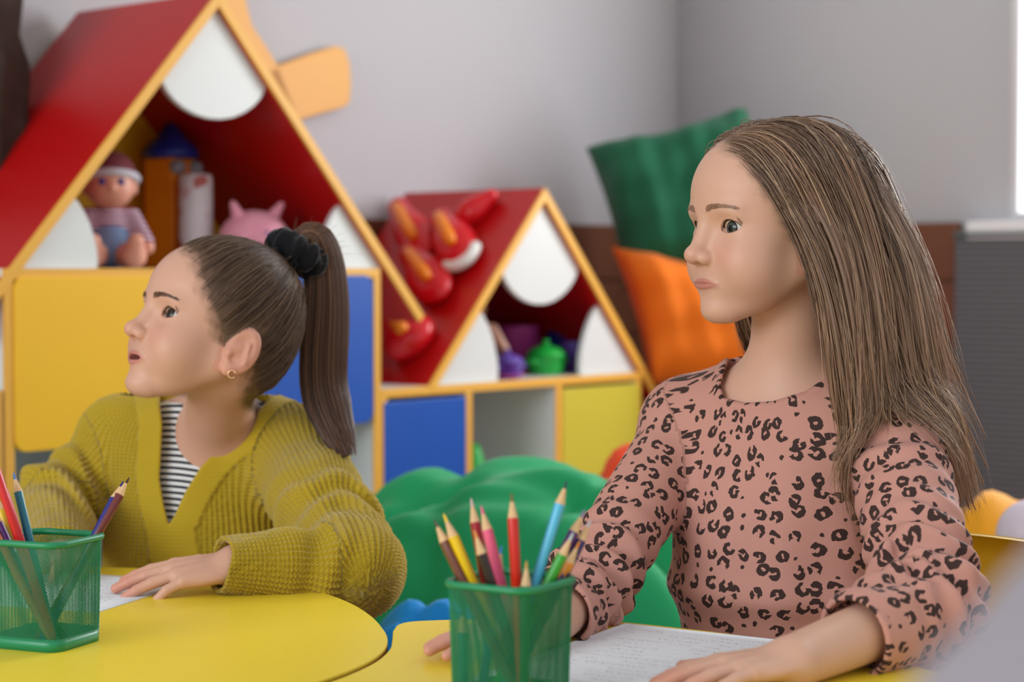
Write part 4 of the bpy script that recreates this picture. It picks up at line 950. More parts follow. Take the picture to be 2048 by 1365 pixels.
# ------------------------------------------------------------------ hands (cm, left hand: wrist at origin, fingers +X, palm -Z, thumb towards -Y)
def hand_sd(p, bend, spread=0.0, thumb=((1.6, -2.0, -0.5), (3.9, -4.2, -0.7), (6.3, -5.3, -0.9)), curl_p=0.0):
    d = ell(p, (3.2, 0.15, 0.0), (3.7, 2.75, 1.05)); d = smin(d, ell(p, (2.2, -1.4, -0.5), (2.3, 1.3, 1.0)), 0.8)
    mcp = [(6.3, -2.05, 0.25), (6.6, -0.65, 0.4), (6.25, 0.75, 0.3), (5.5, 2.05, 0.1)]; lens = [(2.5, 1.7, 1.35), (2.75, 1.9, 1.4), (2.5, 1.75, 1.35), (1.95, 1.3, 1.15)]; rad = [0.68, 0.7, 0.67, 0.58]
    for i in range(4):
        b = np.array(mcp[i]); d = smin(d, cap(p, (1.0, (i - 1.5) * 0.9, 0.1), b, 0.9, rad[i] + 0.12), 0.55)
        yaw = (i - 1.5) * (0.07 + spread); pit = 0.0; f = None
        for j, L in enumerate(lens[i]):
            pit += bend[i][j]; dr = np.array([math.cos(pit) * math.cos(yaw), math.cos(pit) * math.sin(yaw), -math.sin(pit)])
            e = b + dr * L; c = cap(p, b, e, rad[i] * (1 - 0.09 * j), rad[i] * (0.93 - 0.09 * j)); f = c if f is None else smin(f, c, 0.12); b = e
        d = smin(d, f, 0.28)
    t = thumb; f = smin(cap(p, t[0], t[1], 1.05, 0.78), cap(p, t[1], t[2], 0.76, 0.58), 0.15); d = smin(d, f, 0.6)
    return d
class Limb:
    """frame for a hand: world position of wrist, forward, up, mirror (-1 for right hand)"""
    def __init__(self, o, fwd, up, k, mir=1):
        f = unit(fwd); u = np.asarray(up, float); u = unit(u - f * (u @ f)); l = np.cross(u, f); self.R = np.stack([f, l, u], 1); self.o = np.asarray(o, float); self.k = k; self.m = mir
    def l(self, w): q = ((w - self.o) @ self.R) / self.k; q[:, 1] *= self.m; return q
    def w(self, l): l = np.array(l, float); l[..., 1] *= self.m; return self.o + (l * self.k) @ self.R.T
def make_person(label): return tag(bpy.data.objects.new('person', None), label, 'person')
def limb_uv(p, segs):
    """coordinates round/along the nearest limb: segs list of (a,b,r,offset_v,ref)"""
    best = np.full(len(p), 1e9); U = np.zeros(len(p)); Vv = np.zeros(len(p)); W = np.zeros(len(p))
    for i, (a, b, r, v0, ref, bias) in enumerate(segs):
        a = np.asarray(a); b = np.asarray(b); ax = b - a; L = np.linalg.norm(ax); ax = ax / L
        h = (p - a) @ ax; hc = np.clip(h, 0, L); dv = p - a - hc[:, None] * ax; dist = np.linalg.norm(dv, axis=1) / r + bias
        e1 = np.asarray(ref, float); e1 = unit(e1 - ax * (e1 @ ax)); e2 = np.cross(ax, e1)
        dv2 = p - a - h[:, None] * ax
        u = np.arctan2(dv2 @ e2, dv2 @ e1) * r; v = v0 + h
        m = dist < best; best[m] = dist[m]; U[m] = u[m]; Vv[m] = v[m]; W[m] = i
    return np.stack([U, Vv, W], 1)
def rad_(a): return math.radians(a)
def pxsd(p, poly):
    """signed distance (metres at the point's own depth) to an outline given in photo pixels"""
    return polysd(proj(p), poly) * (p[:, 1] / FPX)
def armwrinkle(p, a, b, h0, wid, amp, wl, seed):
    a = np.asarray(a); b = np.asarray(b); ax = unit(b - a); h = (p - a) @ ax
    return amp * np.sin(h * 2 * math.pi / wl + 2.2 * noise3(p, 22, seed, 5)) * np.exp(-((h - h0) / wid) ** 2)
def body_object(par, parts):
    """join several skin meshes into the one body mesh"""
    Vs, Qs, Cs, n = [], [], [], 0
    for V, Q, C in parts: Vs.append(V); Qs.append(Q + n); Cs.append(C); n += len(V)
    me = fast_mesh('body', np.concatenate(Vs), quads=np.concatenate(Qs)); add_attr(me, 'tint', np.concatenate(Cs)); return keep(link('body', me, M['skin']), par)
def ballcol(V, col, var=0.05): return np.c_[np.repeat(lin(col)[None], len(V), 0), np.ones(len(V))]
def bounds(pts, pad): pts = np.asarray(pts); return pts.min(0) - pad, pts.max(0) + pad

# ================================================================== girl in leopard-print top
gB = dict(yaw=rad_(66), pitch=rad_(0), roll=rad_(0), scale=1.06, nose=(1371, 512), depth=1.93, open=0.0, skin=(210, 165, 142), blush=(206, 128, 110), lip=(180, 98, 94), hair=(96, 74, 58), hl=0.2, scalpw=0.9)
HB = Head(gB)
fB = unit((-0.64, -0.77, 0)); lB = unit((0.77, -0.64, 0)); RB = np.stack([fB, lB, [0, 0, 1.0]], 1)
NB = at(1578, 812, 2.03); SLb = np.array([0.388, 1.945, 0.728]); SRb = np.array([0.196, 2.09, 0.722])
ELb = np.array([0.388, 1.745, 0.583]); WLb = np.array([0.243, 1.605, 0.562]); ERb = at(1172, 1180, 1.90); WRb = np.array([0.034, 1.760, 0.563])
TB = np.array([0.279, 2.015, 0])
def torsoB(p, o=0.0, k=0.05):
    d = ell(p, TB + (0.008, 0.0, 0.645), (0.078 + o, 0.108 + o, 0.125 + o), RB)
    d = smin(d, ell(p, TB + (0, 0, 0.545), (0.082 + o, 0.100 + o, 0.13 + o), RB), k)
    d = smin(d, ell(p, TB + (0.01, 0.01, 0.40), (0.095 + o, 0.118 + o, 0.09 + o), RB), k)
    d = smin(d, cap(p, SLb, SRb, 0.036 + o, 0.036 + o), 0.05)
    for s in (SLb, SRb): d = smin(d, cap(p, NB + (0, 0, 0.015), s + (0, 0, 0.0), 0.034 + o, 0.034 + o), 0.05)
    return d
def neckB(p): return cap(p, HB.w((-2.2, 0, -4.5)), NB + (0, 0, -0.03), 0.040, 0.046)
def skin_headB(p):
    q = HB.l(p); d = head_sd(q, gB); d = smin(d, ear_sd(q), 0.35) * HB.k
    d = smin(d, neckB(p), 0.022); d = smin(d, torsoB(p), 0.03)
    return smax(d, 0.60 - p[:, 2], 0.002)
perB = make_person('girl with long loose brown hair in a pink leopard-print top'); COL.objects.link(perB); perB.location = (TB[0], TB[1], 0.0)
lo, hi = bounds([HB.w((x, y, z)) for x in (-11, 11) for y in (-8.5, 8.5) for z in (-11, 11)], 0.005)
lo = np.minimum(lo, (0.14, 1.90, 0.595)); hi = np.maximum(hi, (0.45, 2.15, 0.62))
V, Q = mesher(skin_headB, lo, hi, 0.0015)
C, smB = head_color(HB.l(V), gB); HVb, HSb = V, smB
lhB = Limb(WLb, (-0.9, -0.43, -0.05), (0, 0, 1), 0.0105, 1); rhB = Limb(WRb, (-0.90, -0.43, -0.05), (0, 0, 1), 0.0100, -1)
flat = [(0.10, 0.12, 0.10), (0.06, 0.14, 0.10), (0.08, 0.14, 0.12), (0.10, 0.14, 0.12)]
thB = ((1.6, -2.0, -0.5), (4.3, -5.0, -0.7), (6.7, -7.0, -1.0))
def armB(p):
    d = smin(cap(p, SLb, ELb, 0.036, 0.031), cap(p, ELb, WLb + (WLb - ELb) * 0.03, 0.031, 0.0225), 0.01)
    d2 = smin(cap(p, SRb, ERb, 0.036, 0.031), cap(p, ERb, WRb, 0.031, 0.0215), 0.01)
    d = smin(d, hand_sd(lhB.l(p), flat, 0.03, thB) * lhB.k, 0.014); d2 = smin(d2, hand_sd(rhB.l(p), flat, 0.04) * rhB.k, 0.012)
    return np.minimum(d, d2)
V2, Q2 = mesher(armB, np.minimum(np.minimum(WLb, WRb) - 0.15, [-.14, 1.45, .52]), np.maximum(np.maximum(SLb, SRb), ELb) + 0.06, 0.0022)
def hand_color(V, Ls, skin, blush):
    C = ballcol(V, skin)
    for L, bend, th in Ls:
        q = L.l(V); d = np.clip((q[:, 0] - 8.5) / 3.0, 0, 1) * (np.abs(q[:, 1]) < 4) * (np.abs(q[:, 2]) < 4) * (q[:, 0] < 14)
        tt = np.exp(-((q - np.array(th[2])) ** 2).sum(1) / 1.4)
        w = np.clip(0.5 * d + 0.55 * tt, 0, 0.7)[:, None]; C[:, :3] = C[:, :3] * (1 - w) + lin(blush) * w
    return C
dth = ((1.6, -2.0, -0.5), (3.9, -4.2, -0.7), (6.3, -5.3, -0.9))
body_object(perB, [(V, Q, C), (V2, Q2, hand_color(V2, [(lhB, flat, thB), (rhB, flat, dth)], gB['skin'], gB['blush']))])
for s in (1, -1): eyeball(HB, s, (0.95, 0.28 if s > 0 else 0.2, -0.04), perB, (64, 66, 58))
lashes_brows(HB, perB, (166, 128, 104))
# top
nlB = [(1474, 690), (1452, 735), (1441, 772), (1449, 796), (1490, 806), (1545, 803), (1610, 783), (1660, 750), (1697, 714), (1740, 680), (1740, 560), (1474, 560)]
cufL = ELb + (WLb - ELb) * 0.60; cufR = ERb + (WRb - ERb) * 0.72
def topB(p):
    d = torsoB(p, 0.008, 0.06)
    d = d + 0.0045 * noise3(p * (1, 1, 0.45), 26, 2) * np.clip((0.72 - p[:, 2]) / 0.1, 0, 1)
    # drape fold from the neckline to the armpit, blousing at the waist
    d = d - 0.009 * np.exp(-((p[:, 2] - 0.555) / 0.018) ** 2) * (p[:, 1] < 2.05)
    aL = smin(cap(p, SLb + (0, 0, -0.004), ELb, 0.050, 0.047), cap(p, ELb, cufL, 0.047, 0.038), 0.012)
    aR = smin(cap(p, SRb + (0, 0, -0.004), ERb, 0.046, 0.040), cap(p, ERb, cufR, 0.040, 0.034), 0.012)
    LU = np.linalg.norm(ELb - SLb); RU = np.linalg.norm(ERb - SRb)
    aL = aL + armwrinkle(p, SLb, ELb, LU - 0.02, 0.07, 0.0062, 0.038, 1) + armwrinkle(p, SLb, ELb, 0.06, 0.05, 0.003, 0.04, 3) + armwrinkle(p, ELb, cufL, 0.02, 0.04, 0.0045, 0.03, 6)
    aR = aR + armwrinkle(p, SRb, ERb, RU - 0.015, 0.06, 0.006, 0.034, 4) + armwrinkle(p, ERb, cufR, 0.03, 0.05, 0.0045, 0.028, 5)
    aL = smax(aL, -cap(p, cufL + (ELb - cufL) * .12, WLb, 0.033, 0.033), 0.004); aR = smax(aR, -cap(p, cufR + (ERb - cufR) * .12, WRb, 0.029, 0.029), 0.004)
    ax = unit(WLb - ELb); aL = smax(aL, (p - cufL) @ ax - 0.002, 0.003); ax = unit(WRb - ERb); aR = smax(aR, (p - cufR) @ ax - 0.002, 0.003)
    d = smin(d, aL, 0.020); d = smin(d, aR, 0.020)
    pd = pxsd(p, nlB); fr = p[:, 1] - (NB[1] + 0.03)
    d = d - 0.0022 * np.clip(1 - np.abs(pd - 0.0045) / 0.005, 0, 1) ** 0.5 * (fr < 0)     # neck band
    cut = np.maximum(pd, fr); cut = np.minimum(cut, cap(p, NB + (0, 0, -0.01), HB.w((-2.2, 0, -5)), 0.054, 0.054))
    return smax(d, -cut, 0.003)
lo, hi = bounds([SLb, SRb, ELb, ERb, WLb, cufR, TB + (0, 0, 0.36)], 0.065); lo[2] = 0.37; lo[1] = 1.58; lo[0] = min(lo[0], 0.0); lo[1] = min(lo[1], cufR[1] - 0.05); hi[1] = max(hi[1], 2.17)
V, Q = mesher(topB, lo, hi, 0.003)
segB = [(TB + (0, 0, 0.35), TB + (0, 0, 0.85), 0.098, 0.0, (-0.15, -1, 0), 0.0), (SLb, ELb, 0.048, 0.0, (0.5, -1, 0.2), 0.0), (ELb, WLb, 0.044, 0.25, (0.5, -1, 0.4), 0.0), (SRb, ERb, 0.044, 3.0, (-1, -1, 0), 0.0), (ERb, WRb, 0.038, 3.22, (-1, -1, 0.5), 0.0)]
me = fast_mesh('leopard_top', V, quads=Q); puv = limb_uv(V, segB)
add_attr(me, 'puv', np.c_[puv[:, 0] + puv[:, 2] * 1.37, puv[:, 1], np.zeros(len(V))])
def leopard():
    m = mat('leopard_print_jersey', (200, 136, 120), 0.75, 0.2, bump=0.06, bscale=1200, sheen=0.1); nt = m.node_tree; N = nt.nodes; L = nt.links
    at_ = N.new('ShaderNodeAttribute'); at_.attribute_name = 'puv'
    def mth(op, a, b=None, c=None):
        n = N.new('ShaderNodeMath'); n.operation = op
        for i, v in enumerate((a, b, c)):
            if v is None: continue
            if isinstance(v, (int, float)): n.inputs[i].default_value = v
            else: L.new(v, n.inputs[i])
        return n.outputs[0]
    def vm(op, a, b):
        n = N.new('ShaderNodeVectorMath'); n.operation = op
        for i, v in enumerate((a, b)):
            if isinstance(v, tuple): n.inputs[i].default_value = v
            else: L.new(v, n.inputs[i])
        return n.outputs[0]
    S = 52.0
    sc = vm('MULTIPLY', at_.outputs['Vector'], (S, S, 0.0))
    nz = N.new('ShaderNodeTexNoise'); nz.inputs['Scale'].default_value = 3.2; nz.inputs['Detail'].default_value = 1; L.new(sc, nz.inputs['Vector'])
    wob = vm('MULTIPLY', vm('SUBTRACT', nz.outputs['Color'], (0.5, 0.5, 0.5)), (0.26, 0.26, 0.0)); pw = vm('ADD', sc, wob)
    vo = N.new('ShaderNodeTexVoronoi'); vo.voronoi_dimensions = '2D'; vo.feature = 'F1'; vo.inputs['Scale'].default_value = 1.0; vo.inputs['Randomness'].default_value = 0.62; L.new(pw, vo.inputs['Vector'])
    sep = N.new('ShaderNodeSeparateColor'); L.new(vo.outputs['Color'], sep.inputs[0]); r1, r2, r3 = sep.outputs[0], sep.outputs[1], sep.outputs[2]
    dl = vm('SUBTRACT', pw, vo.outputs['Position']); sx = N.new('ShaderNodeSeparateXYZ'); L.new(dl, sx.inputs[0])
    ang = mth('ADD', mth('ARCTAN2', sx.outputs[1], sx.outputs[0]), mth('MULTIPLY', r1, 6.283))
    rad = vo.outputs['Distance']
    # ring radius 0.16..0.25, thickness swells round the ring
    r0 = mth('MULTIPLY_ADD', r2, 0.05, 0.205); th = mth('MULTIPLY_ADD', mth('COSINE', mth('MULTIPLY_ADD', ang, 2.0, 1.0)), 0.04, 0.126)
    ring = mth('LESS_THAN', mth('ABSOLUTE', mth('SUBTRACT', rad, r0)), th)
    gap = mth('LESS_THAN', mth('COSINE', ang), mth('MULTIPLY_ADD', r3, 0.45, 0.62))
    gap2 = mth('LESS_THAN', mth('COSINE', mth('ADD', ang, 2.3)), mth('MULTIPLY_ADD', r1, 0.5, 0.86))
    rose = mth('MULTIPLY', mth('MULTIPLY', ring, gap), gap2)
    dot = mth('LESS_THAN', rad, mth('MULTIPLY_ADD', r2, 0.06, 0.09)); isdot = mth('LESS_THAN', r3, 0.13)
    ink = mth('ADD', mth('MULTIPLY', rose, mth('SUBTRACT', 1.0, isdot)), mth('MULTIPLY', dot, isdot))
    mx = N.new('ShaderNodeMix'); mx.data_type = 'RGBA'; mx.inputs[6].default_value = rgba((196, 142, 128)); mx.inputs[7].default_value = rgba((62, 44, 40)); L.new(ink, mx.inputs[0]); L.new(mx.outputs[2], N['Principled BSDF'].inputs['Base Color'])
    return m
M['leo'] = leopard()
keep(link('leopard_top', me, M['leo']), perB)
# legs and shoes below the table
M['legg'] = mat('dark_leggings', (70, 62, 70), 0.8, 0.2); M['shoe'] = mat('white_trainers', (222, 222, 224), 0.5)
def legs(par, hip, fwd, left, knee_d, seat):
    hip = np.asarray(hip, float); kn = []
    def f(p):
        d = ell(p, hip, (0.10, 0.12, 0.075), np.stack([fwd, left, [0, 0, 1.0]], 1))
        for s in (-1, 1):
            h = hip + left * s * 0.06 + (0, 0, -0.01); k = h + fwd * knee_d + left * s * 0.02; a = k + fwd * 0.02 + np.array([0, 0, 0.075 - k[2]])
            d = smin(d, cap(p, h, k, 0.062, 0.048), 0.03); d = smin(d, cap(p, k, a, 0.046, 0.032), 0.015)
        return d
    lo, hi = bounds([hip - 0.14, hip + 0.14, hip + fwd * (knee_d + 0.12) - left * .15, hip + fwd * (knee_d + .12) + left * .15], 0.06); lo[2] = 0.03
    V, Q = mesher(f, lo, hi, 0.007); keep(link('leggings', fast_mesh('leggings', V, quads=Q), M['legg']), par)
    for s in (-1, 1):
        k = hip + left * s * 0.08 + fwd * (knee_d + 0.02); a = np.array([k[0], k[1], 0.0])
        V, Q = mesher(lambda p: smax(smin(cap(p, a + (0, 0, 0.045) - fwd * 0.03, a + fwd * 0.10 + (0, 0, 0.03), 0.036, 0.033), cap(p, a + (0, 0, .05), a + (0, 0, .085), .036, .036), 0.02), 0.002 - p[:, 2], 0.004), a - .12 - fwd * .02, a + .17, 0.006)
        keep(link('shoe', fast_mesh('shoe', V, quads=Q), M['shoe']), par)
legs(perB, TB + (0.02, 0.03, 0.41), fB, lB, 0.22, 0.34)

# ---- hair of the leopard-print girl: strands grown down the head and over the back
def smoothpath(P, it=2):
    for _ in range(it): P[:, 1:-1] = 0.25 * P[:, :-2] + 0.5 * P[:, 1:-1] + 0.25 * P[:, 2:]
    return P
def long_hair(N, K, step, seed, rlo, rhi, layer):
    r = np.random.default_rng(seed); w = np.clip(HSb - (0.25 if layer else 0.9), 0, 1) * (HB.l(HVb)[:, 2] > -5.5); w /= w.sum()
    root = HVb[r.choice(len(HVb), N, p=w)]; lq = HB.l(root)
    part = np.array([0, 0.3, 0])
    side = np.where(lq[:, 1] > 0.2, 1.0, -1.0)
    off = (rlo + (rhi - rlo) * r.random(N)) * 0.01
    # growth direction in head space: away from the parting and backwards
    fwdness = np.clip((lq[:, 0] - 0) / 6, 0, 1)
    sidew = np.clip((np.abs(lq[:, 1]) - 2.0) / 3, 0, 1)
    d0 = np.stack([-0.15 - 0.45 * fwdness * (1 - 0.6 * sidew), side * (0.8 + 0.2 * r.random(N)), -0.15 - 0.4 * r.random(N) - 0.5 * sidew], 1)
    back = (lq[:, 0] < -3); d0[back] = np.stack([-0.9 + 0 * lq[back, 0], 0.35 * np.sign(lq[back, 1]) + 0.15 * lq[back, 1], -0.6 + 0 * lq[back, 0]], 1)
    D = d0 @ HB.R.T; D /= np.linalg.norm(D, axis=1, keepdims=True)
    P = np.zeros((N, K, 3)); p = root.copy()
    clump = noise3(root, 90, 3)[:, None] * np.array([0.5, 0.5, 0]) 
    bk = HB.R @ np.array([-1.0, 0, 0]); lf = HB.R @ np.array([0, 1.0, 0])
    skl = lambda q: np.minimum(skull_sd(np.c_[HB.l(q)[:, 0], np.abs(HB.l(q)[:, 1]), HB.l(q)[:, 2]]) * HB.k, np.minimum(neckB(q) - 0.004, np.minimum(topB_s(q), np.minimum(ear_hide(q), face_keep(q)))))
    jh = r.normal(size=N) * 0.03; lenv = 0.78 + 0.22 * r.random((N, 1))
    for i in range(K):
        P[:, i] = p
        q = HB.l(p); low = np.clip((1.5 - q[:, 2]) / 5.0, 0, 1)[:, None]
        tgt = np.array([0, 0, -1.0]) + bk * (0.22 * (1 - low) + 0.05) + lf * side[:, None] * 0.12 * (1 - low) + 0.10 * clump * low
        hb = np.clip((0.87 + jh - p[:, 2]) / 0.08, 0, 1)[:, None]; tgt = tgt - fB * 0.42 * hb + bk * 0.3 * (side[:, None] < 0)
        fan = np.clip((q[:, 0] + 2) / 6, -1, 1)[:, None]
        tgt = tgt + bk * 0.14 * np.clip(fan, 0, 1) * (1 - low * 0.3)
        D = D * 0.72 + 0.28 * tgt / np.linalg.norm(tgt, axis=1, keepdims=True); D /= np.linalg.norm(D, axis=1, keepdims=True)
        p = p + D * step * lenv
        for _ in range(1):
            d = skl(p); n = normal(skl, p, 0.002); push = np.clip(off * np.clip((i + 1) / 4, 0.15, 1) * (1 + 1.3 * np.clip((q[:, 2] - 5) / 4, 0, 1) * np.clip((4.5 - q[:, 0]) / 3, 0, 1)) - d, 0, 0.02); p = p + n * push[:, None]
    return smoothpath(P, 2)
def topB_s(p): return np.minimum(torsoB(p, 0.012), np.minimum(cap(p, SLb, ELb, 0.052, 0.048), cap(p, SRb, ERb, 0.046, 0.04)))
def ear_hide(p):
    q = HB.l(p); q[:, 1] = np.abs(q[:, 1]); return ell(q, (-1.0, 6.3, -2.2), (2.2, 1.3, 3.2)) * HB.k
def face_keep(p):
    q = HB.l(p); q[:, 1] = np.abs(q[:, 1]); return np.minimum(ell(q, (3.4, 0, -2.8), (4.4, 6.0, 6.6)), cap(q, (0.6, 4.6, -4.6), (5.3, 1.2, -8.3), 2.0, 1.5)) * HB.k
def haircols(N, base, r, var=0.35, light=None):
    c = np.repeat(lin(base)[None], N, 0) * (1 + var * (r.random((N, 1)) * 2 - 1))
    if light is not None: t = (r.random((N, 1)) < 0.3) * r.random((N, 1)); c = c * (1 - t) + lin(light) * t
    return c
r_ = np.random.default_rng(5)
Pk = long_hair(900, 17, 0.0205, 21, 0.2, 0.7, 0); A1 = (Pk, np.full(900, 0.0026), haircols(900, (130, 100, 80), r_, 0.3))
NF = 9500; Pf = long_hair(NF, 17, 0.0205, 22, 0.45, 1.25, 1)
Pf += 0.0016 * np.cumsum(noise3(Pf, 55, 4)[..., None] * np.array([1, 0.6, 0]) * 0.12, axis=1)
rt = Pf[:, 0]; tq = np.linspace(0, 1, Pf.shape[1])[None, :, None]
Pf = Pf + 0.007 * np.stack([noise3(rt, 150, 1), noise3(rt, 150, 6), 0 * rt[:, 0]], 1)[:, None] * tq
A2 = (Pf, 0.00042 + 0.0002 * r_.random(NF), haircols(NF, (130, 100, 80), r_, 0.4, (198, 166, 132)) * (1 + 0.36 * np.clip(noise3(rt, 170, 4), -1.5, 1.5))[:, None])
# loose flyaway hairs standing off the mass
fi = r_.choice(NF, 420); Pw = Pf[fi].copy(); tw = np.linspace(0, 1, Pw.shape[1])[None, :, None]
out = Pw[:, 8] - HB.w((-1.0, 0, 0)); out[:, 2] *= 0.2; out /= np.linalg.norm(out, axis=1, keepdims=True)
Pw = Pw + out[:, None] * (0.004 + 0.022 * r_.random((420, 1, 1))) * tw ** 0.8 + 0.006 * np.sin(tw * 5 + r_.random((420, 1, 1)) * 6) * r_.normal(size=(420, 1, 3)) * tw
A3 = (Pw, np.full(420, 0.00022), haircols(420, (170, 140, 112), r_, 0.2))
Vh, Qh, Ch, n0 = [], [], [], 0
for P, r0, cc_ in (A1, A2, A3):
    K = P.shape[1]; t = np.linspace(0, 1, K); pr = np.clip(1 - (t - 0.5) / 0.5 * 0.75, 0.25, 1) * np.clip(0.3 + t * 6, 0, 1); v, q = tubes(P, r0[:, None] * pr[None], 5 if P is Pk else 3)
    sd_ = 5 if P is Pk else 3
    Vh.append(v); Qh.append(q + n0); n0 += len(v); gr = np.interp(t, [0, 0.25, 0.6, 1], [0.9, 0.95, 1.08, 1.25])[None, :, None] * np.array([1.0, 0.98, 0.94])[None, None]
    Ch.append(np.c_[np.repeat((cc_[:, None] * gr).reshape(-1, 3), sd_, 0), np.ones(len(v))])
me = fast_mesh('hair', np.concatenate(Vh), quads=np.concatenate(Qh)); add_attr(me, 'tint', np.concatenate(Ch)); keep(link('hair', me, M['hair'], label='long loose light brown hair'), perB)
# ================================================================== girl in mustard cardigan
gA = dict(yaw=rad_(57), pitch=rad_(19), roll=rad_(0), scale=1.06, nose=(250, 655), depth=2.20, open=0.34, skin=(210, 163, 140), blush=(208, 126, 106), lip=(194, 112, 112), hair=(84, 64, 50), hl=0.55, scalpw=0.9, browz=0.95)
HA = Head(gA)
fA = unit((-0.36, -0.93, 0)); lA = unit((0.93, -0.36, 0)); RA = np.stack([fA, lA, [0, 0, 1.0]], 1)
NA = at(440, 862, 2.42); SLa = np.array([-0.272, 2.375, 0.662]); SRa = np.array([-0.497, 2.46, 0.664])
ELa = at(706, 1140, 2.13); WLa = np.array([-0.300, 2.065, 0.570]); ERa = at(112, 1005, 2.40); WRa = at(122, 1102, 2.2)
TA = np.array([-0.400, 2.425, 0])
def torsoA(p, o=0.0, k=0.05):
    d = ell(p, TA + (0, 0, 0.585), (0.078 + o, 0.105 + o, 0.12 + o), RA); d = smin(d, ell(p, TA + (0, 0, 0.47), (0.085 + o, 0.104 + o, 0.13 + o), RA), k)
    d = smin(d, ell(p, TA + (0, 0.0, 0.36), (0.095 + o, 0.115 + o, 0.07 + o), RA), k); d = smin(d, cap(p, SLa, SRa, 0.036 + o, 0.036 + o), 0.05)
    for s in (SLa, SRa): d = smin(d, cap(p, NA + (0, 0, 0.01), s, 0.034 + o, 0.034 + o), 0.05)
    return d
def neckA(p): return cap(p, HA.w((-2.4, 0, -4.2)), NA + (0, 0, -0.03), 0.039, 0.045)
def skin_headA(p):
    q = HA.l(p); d = head_sd(q, gA); d = smin(d, ear_sd(q), 0.35) * HA.k; d = smin(d, neckA(p), 0.022); d = smin(d, torsoA(p), 0.03); return smax(d, 0.60 - p[:, 2], 0.002)
perA = make_person('girl with dark ponytail in a mustard knit cardigan over striped tee'); COL.objects.link(perA); perA.location = (TA[0], TA[1], 0)
lo, hi = bounds([HA.w((x, y, z)) for x in (-11, 11) for y in (-8.5, 8.5) for z in (-11, 11)], 0.005); lo = np.minimum(lo, (-0.54, 2.30, 0.595)); hi = np.maximum(hi, (-0.22, 2.52, 0.62))
V, Q = mesher(skin_headA, lo, hi, 0.0015); C, smA = head_color(HA.l(V), gA); HVa, HSa = V, smA
lhA = Limb(WLa, (-0.95, -0.16, -0.13), (0.05, -0.25, 1), 0.0106, 1); rhA = Limb(WRa, (-0.1, -0.98, -0.1), (0, 0, 1), 0.0088, -1)
bdA = [(0.08, 0.16, 0.10), (0.10, 0.14, 0.08), (0.14, 0.16, 0.10), (0.30, 0.35, 0.25)]
def armA(p):
    d = smin(cap(p, SLa, ELa, 0.034, 0.03), cap(p, ELa, WLa, 0.03, 0.0245), 0.01); d2 = smin(cap(p, SRa, ERa, 0.034, 0.03), cap(p, ERa, WRa, 0.03, 0.021), 0.01)
    d = smin(d, hand_sd(lhA.l(p), bdA, 0.0) * lhA.k, 0.012); d2 = smin(d2, hand_sd(rhA.l(p), flat, 0.02) * rhA.k, 0.012); return np.minimum(d, d2)
lo, hi = bounds([SLa, SRa, ELa, WLa, ERa, WRa], 0.06); lo = np.minimum(lo, [WLa[0] - .14, WRa[1] - .14, .52])
V2, Q2 = mesher(armA, lo, hi, 0.0022)
body_object(perA, [(V, Q, C), (V2, Q2, hand_color(V2, [(lhA, bdA, dth), (rhA, flat, dth)], gA['skin'], gA['blush']))])
for s in (1, -1): eyeball(HA, s, (0.95, 0.26 if s > 0 else 0.18, 0.08), perA, (58, 46, 40))
lashes_brows(HA, perA, (104, 74, 58))
# earring on the near ear lobe
ep = HA.w((-0.55, 7.45, -5.0)); keep(link('earring', tube_me('earring', [ep + 0.0045 * np.array([math.cos(a), 0.3, math.sin(a)]) for a in np.linspace(0, 5.6, 14)], 0.0011, 8), mat('gold_earring', (236, 190, 150), 0.25, metal=0.9)), perA)
# striped tee
neckcutA = lambda p: cap(p, NA + (0, 0, -0.012) + fA * 0.012 + (0.004, 0, 0.012), NA + fA * 0.012 + (0.004, 0, 0.15), 0.046, 0.046)
def teeA(p): return smax(smax(torsoA(p, 0.004), -neckcutA(p), 0.003), 0.46 - p[:, 2], .002)
lo, hi = bounds([SLa, SRa, TA + (0, 0, 0.47)], 0.06); lo[1] = 2.28; hi[1] = 2.55; lo[0] = -0.56; hi[0] = -0.24
V, Q = mesher(teeA, lo, hi, 0.004)
tee = mat('striped_jersey', (230, 230, 232), 0.8, 0.2); nt = tee.node_tree; N_ = nt.nodes; at_ = N_.new('ShaderNodeAttribute'); at_.attribute_name = 'puv'; sx = N_.new('ShaderNodeSeparateXYZ'); nt.links.new(at_.outputs['Vector'], sx.inputs[0])
m1 = N_.new('ShaderNodeMath'); m1.operation = 'MULTIPLY'; m1.inputs[1].default_value = 1 / 0.0075; nt.links.new(sx.outputs[1], m1.inputs[0]); m2 = N_.new('ShaderNodeMath'); m2.operation = 'FRACT'; nt.links.new(m1.outputs[0], m2.inputs[0]); m3 = N_.new('ShaderNodeMath'); m3.operation = 'LESS_THAN'; m3.inputs[1].default_value = 0.45; nt.links.new(m2.outputs[0], m3.inputs[0])
mx = N_.new('ShaderNodeMix'); mx.data_type = 'RGBA'; mx.inputs[6].default_value = rgba((226, 226, 228)); mx.inputs[7].default_value = rgba((34, 36, 44)); nt.links.new(m3.outputs[0], mx.inputs[0]); nt.links.new(mx.outputs[2], N_['Principled BSDF'].inputs['Base Color'])
me = fast_mesh('striped_tee', V, quads=Q); lq = (V - TA) @ RA
add_attr(me, 'puv', np.c_[lq[:, 1], V[:, 2] + 0.35 * np.maximum(lq[:, 0], 0) * 0 - 0.9 * np.maximum(0.05 - lq[:, 0], 0) * 0 + 2.2 * lq[:, 1] ** 2, lq[:, 0]])
keep(link('striped_tee', me, tee), perA)
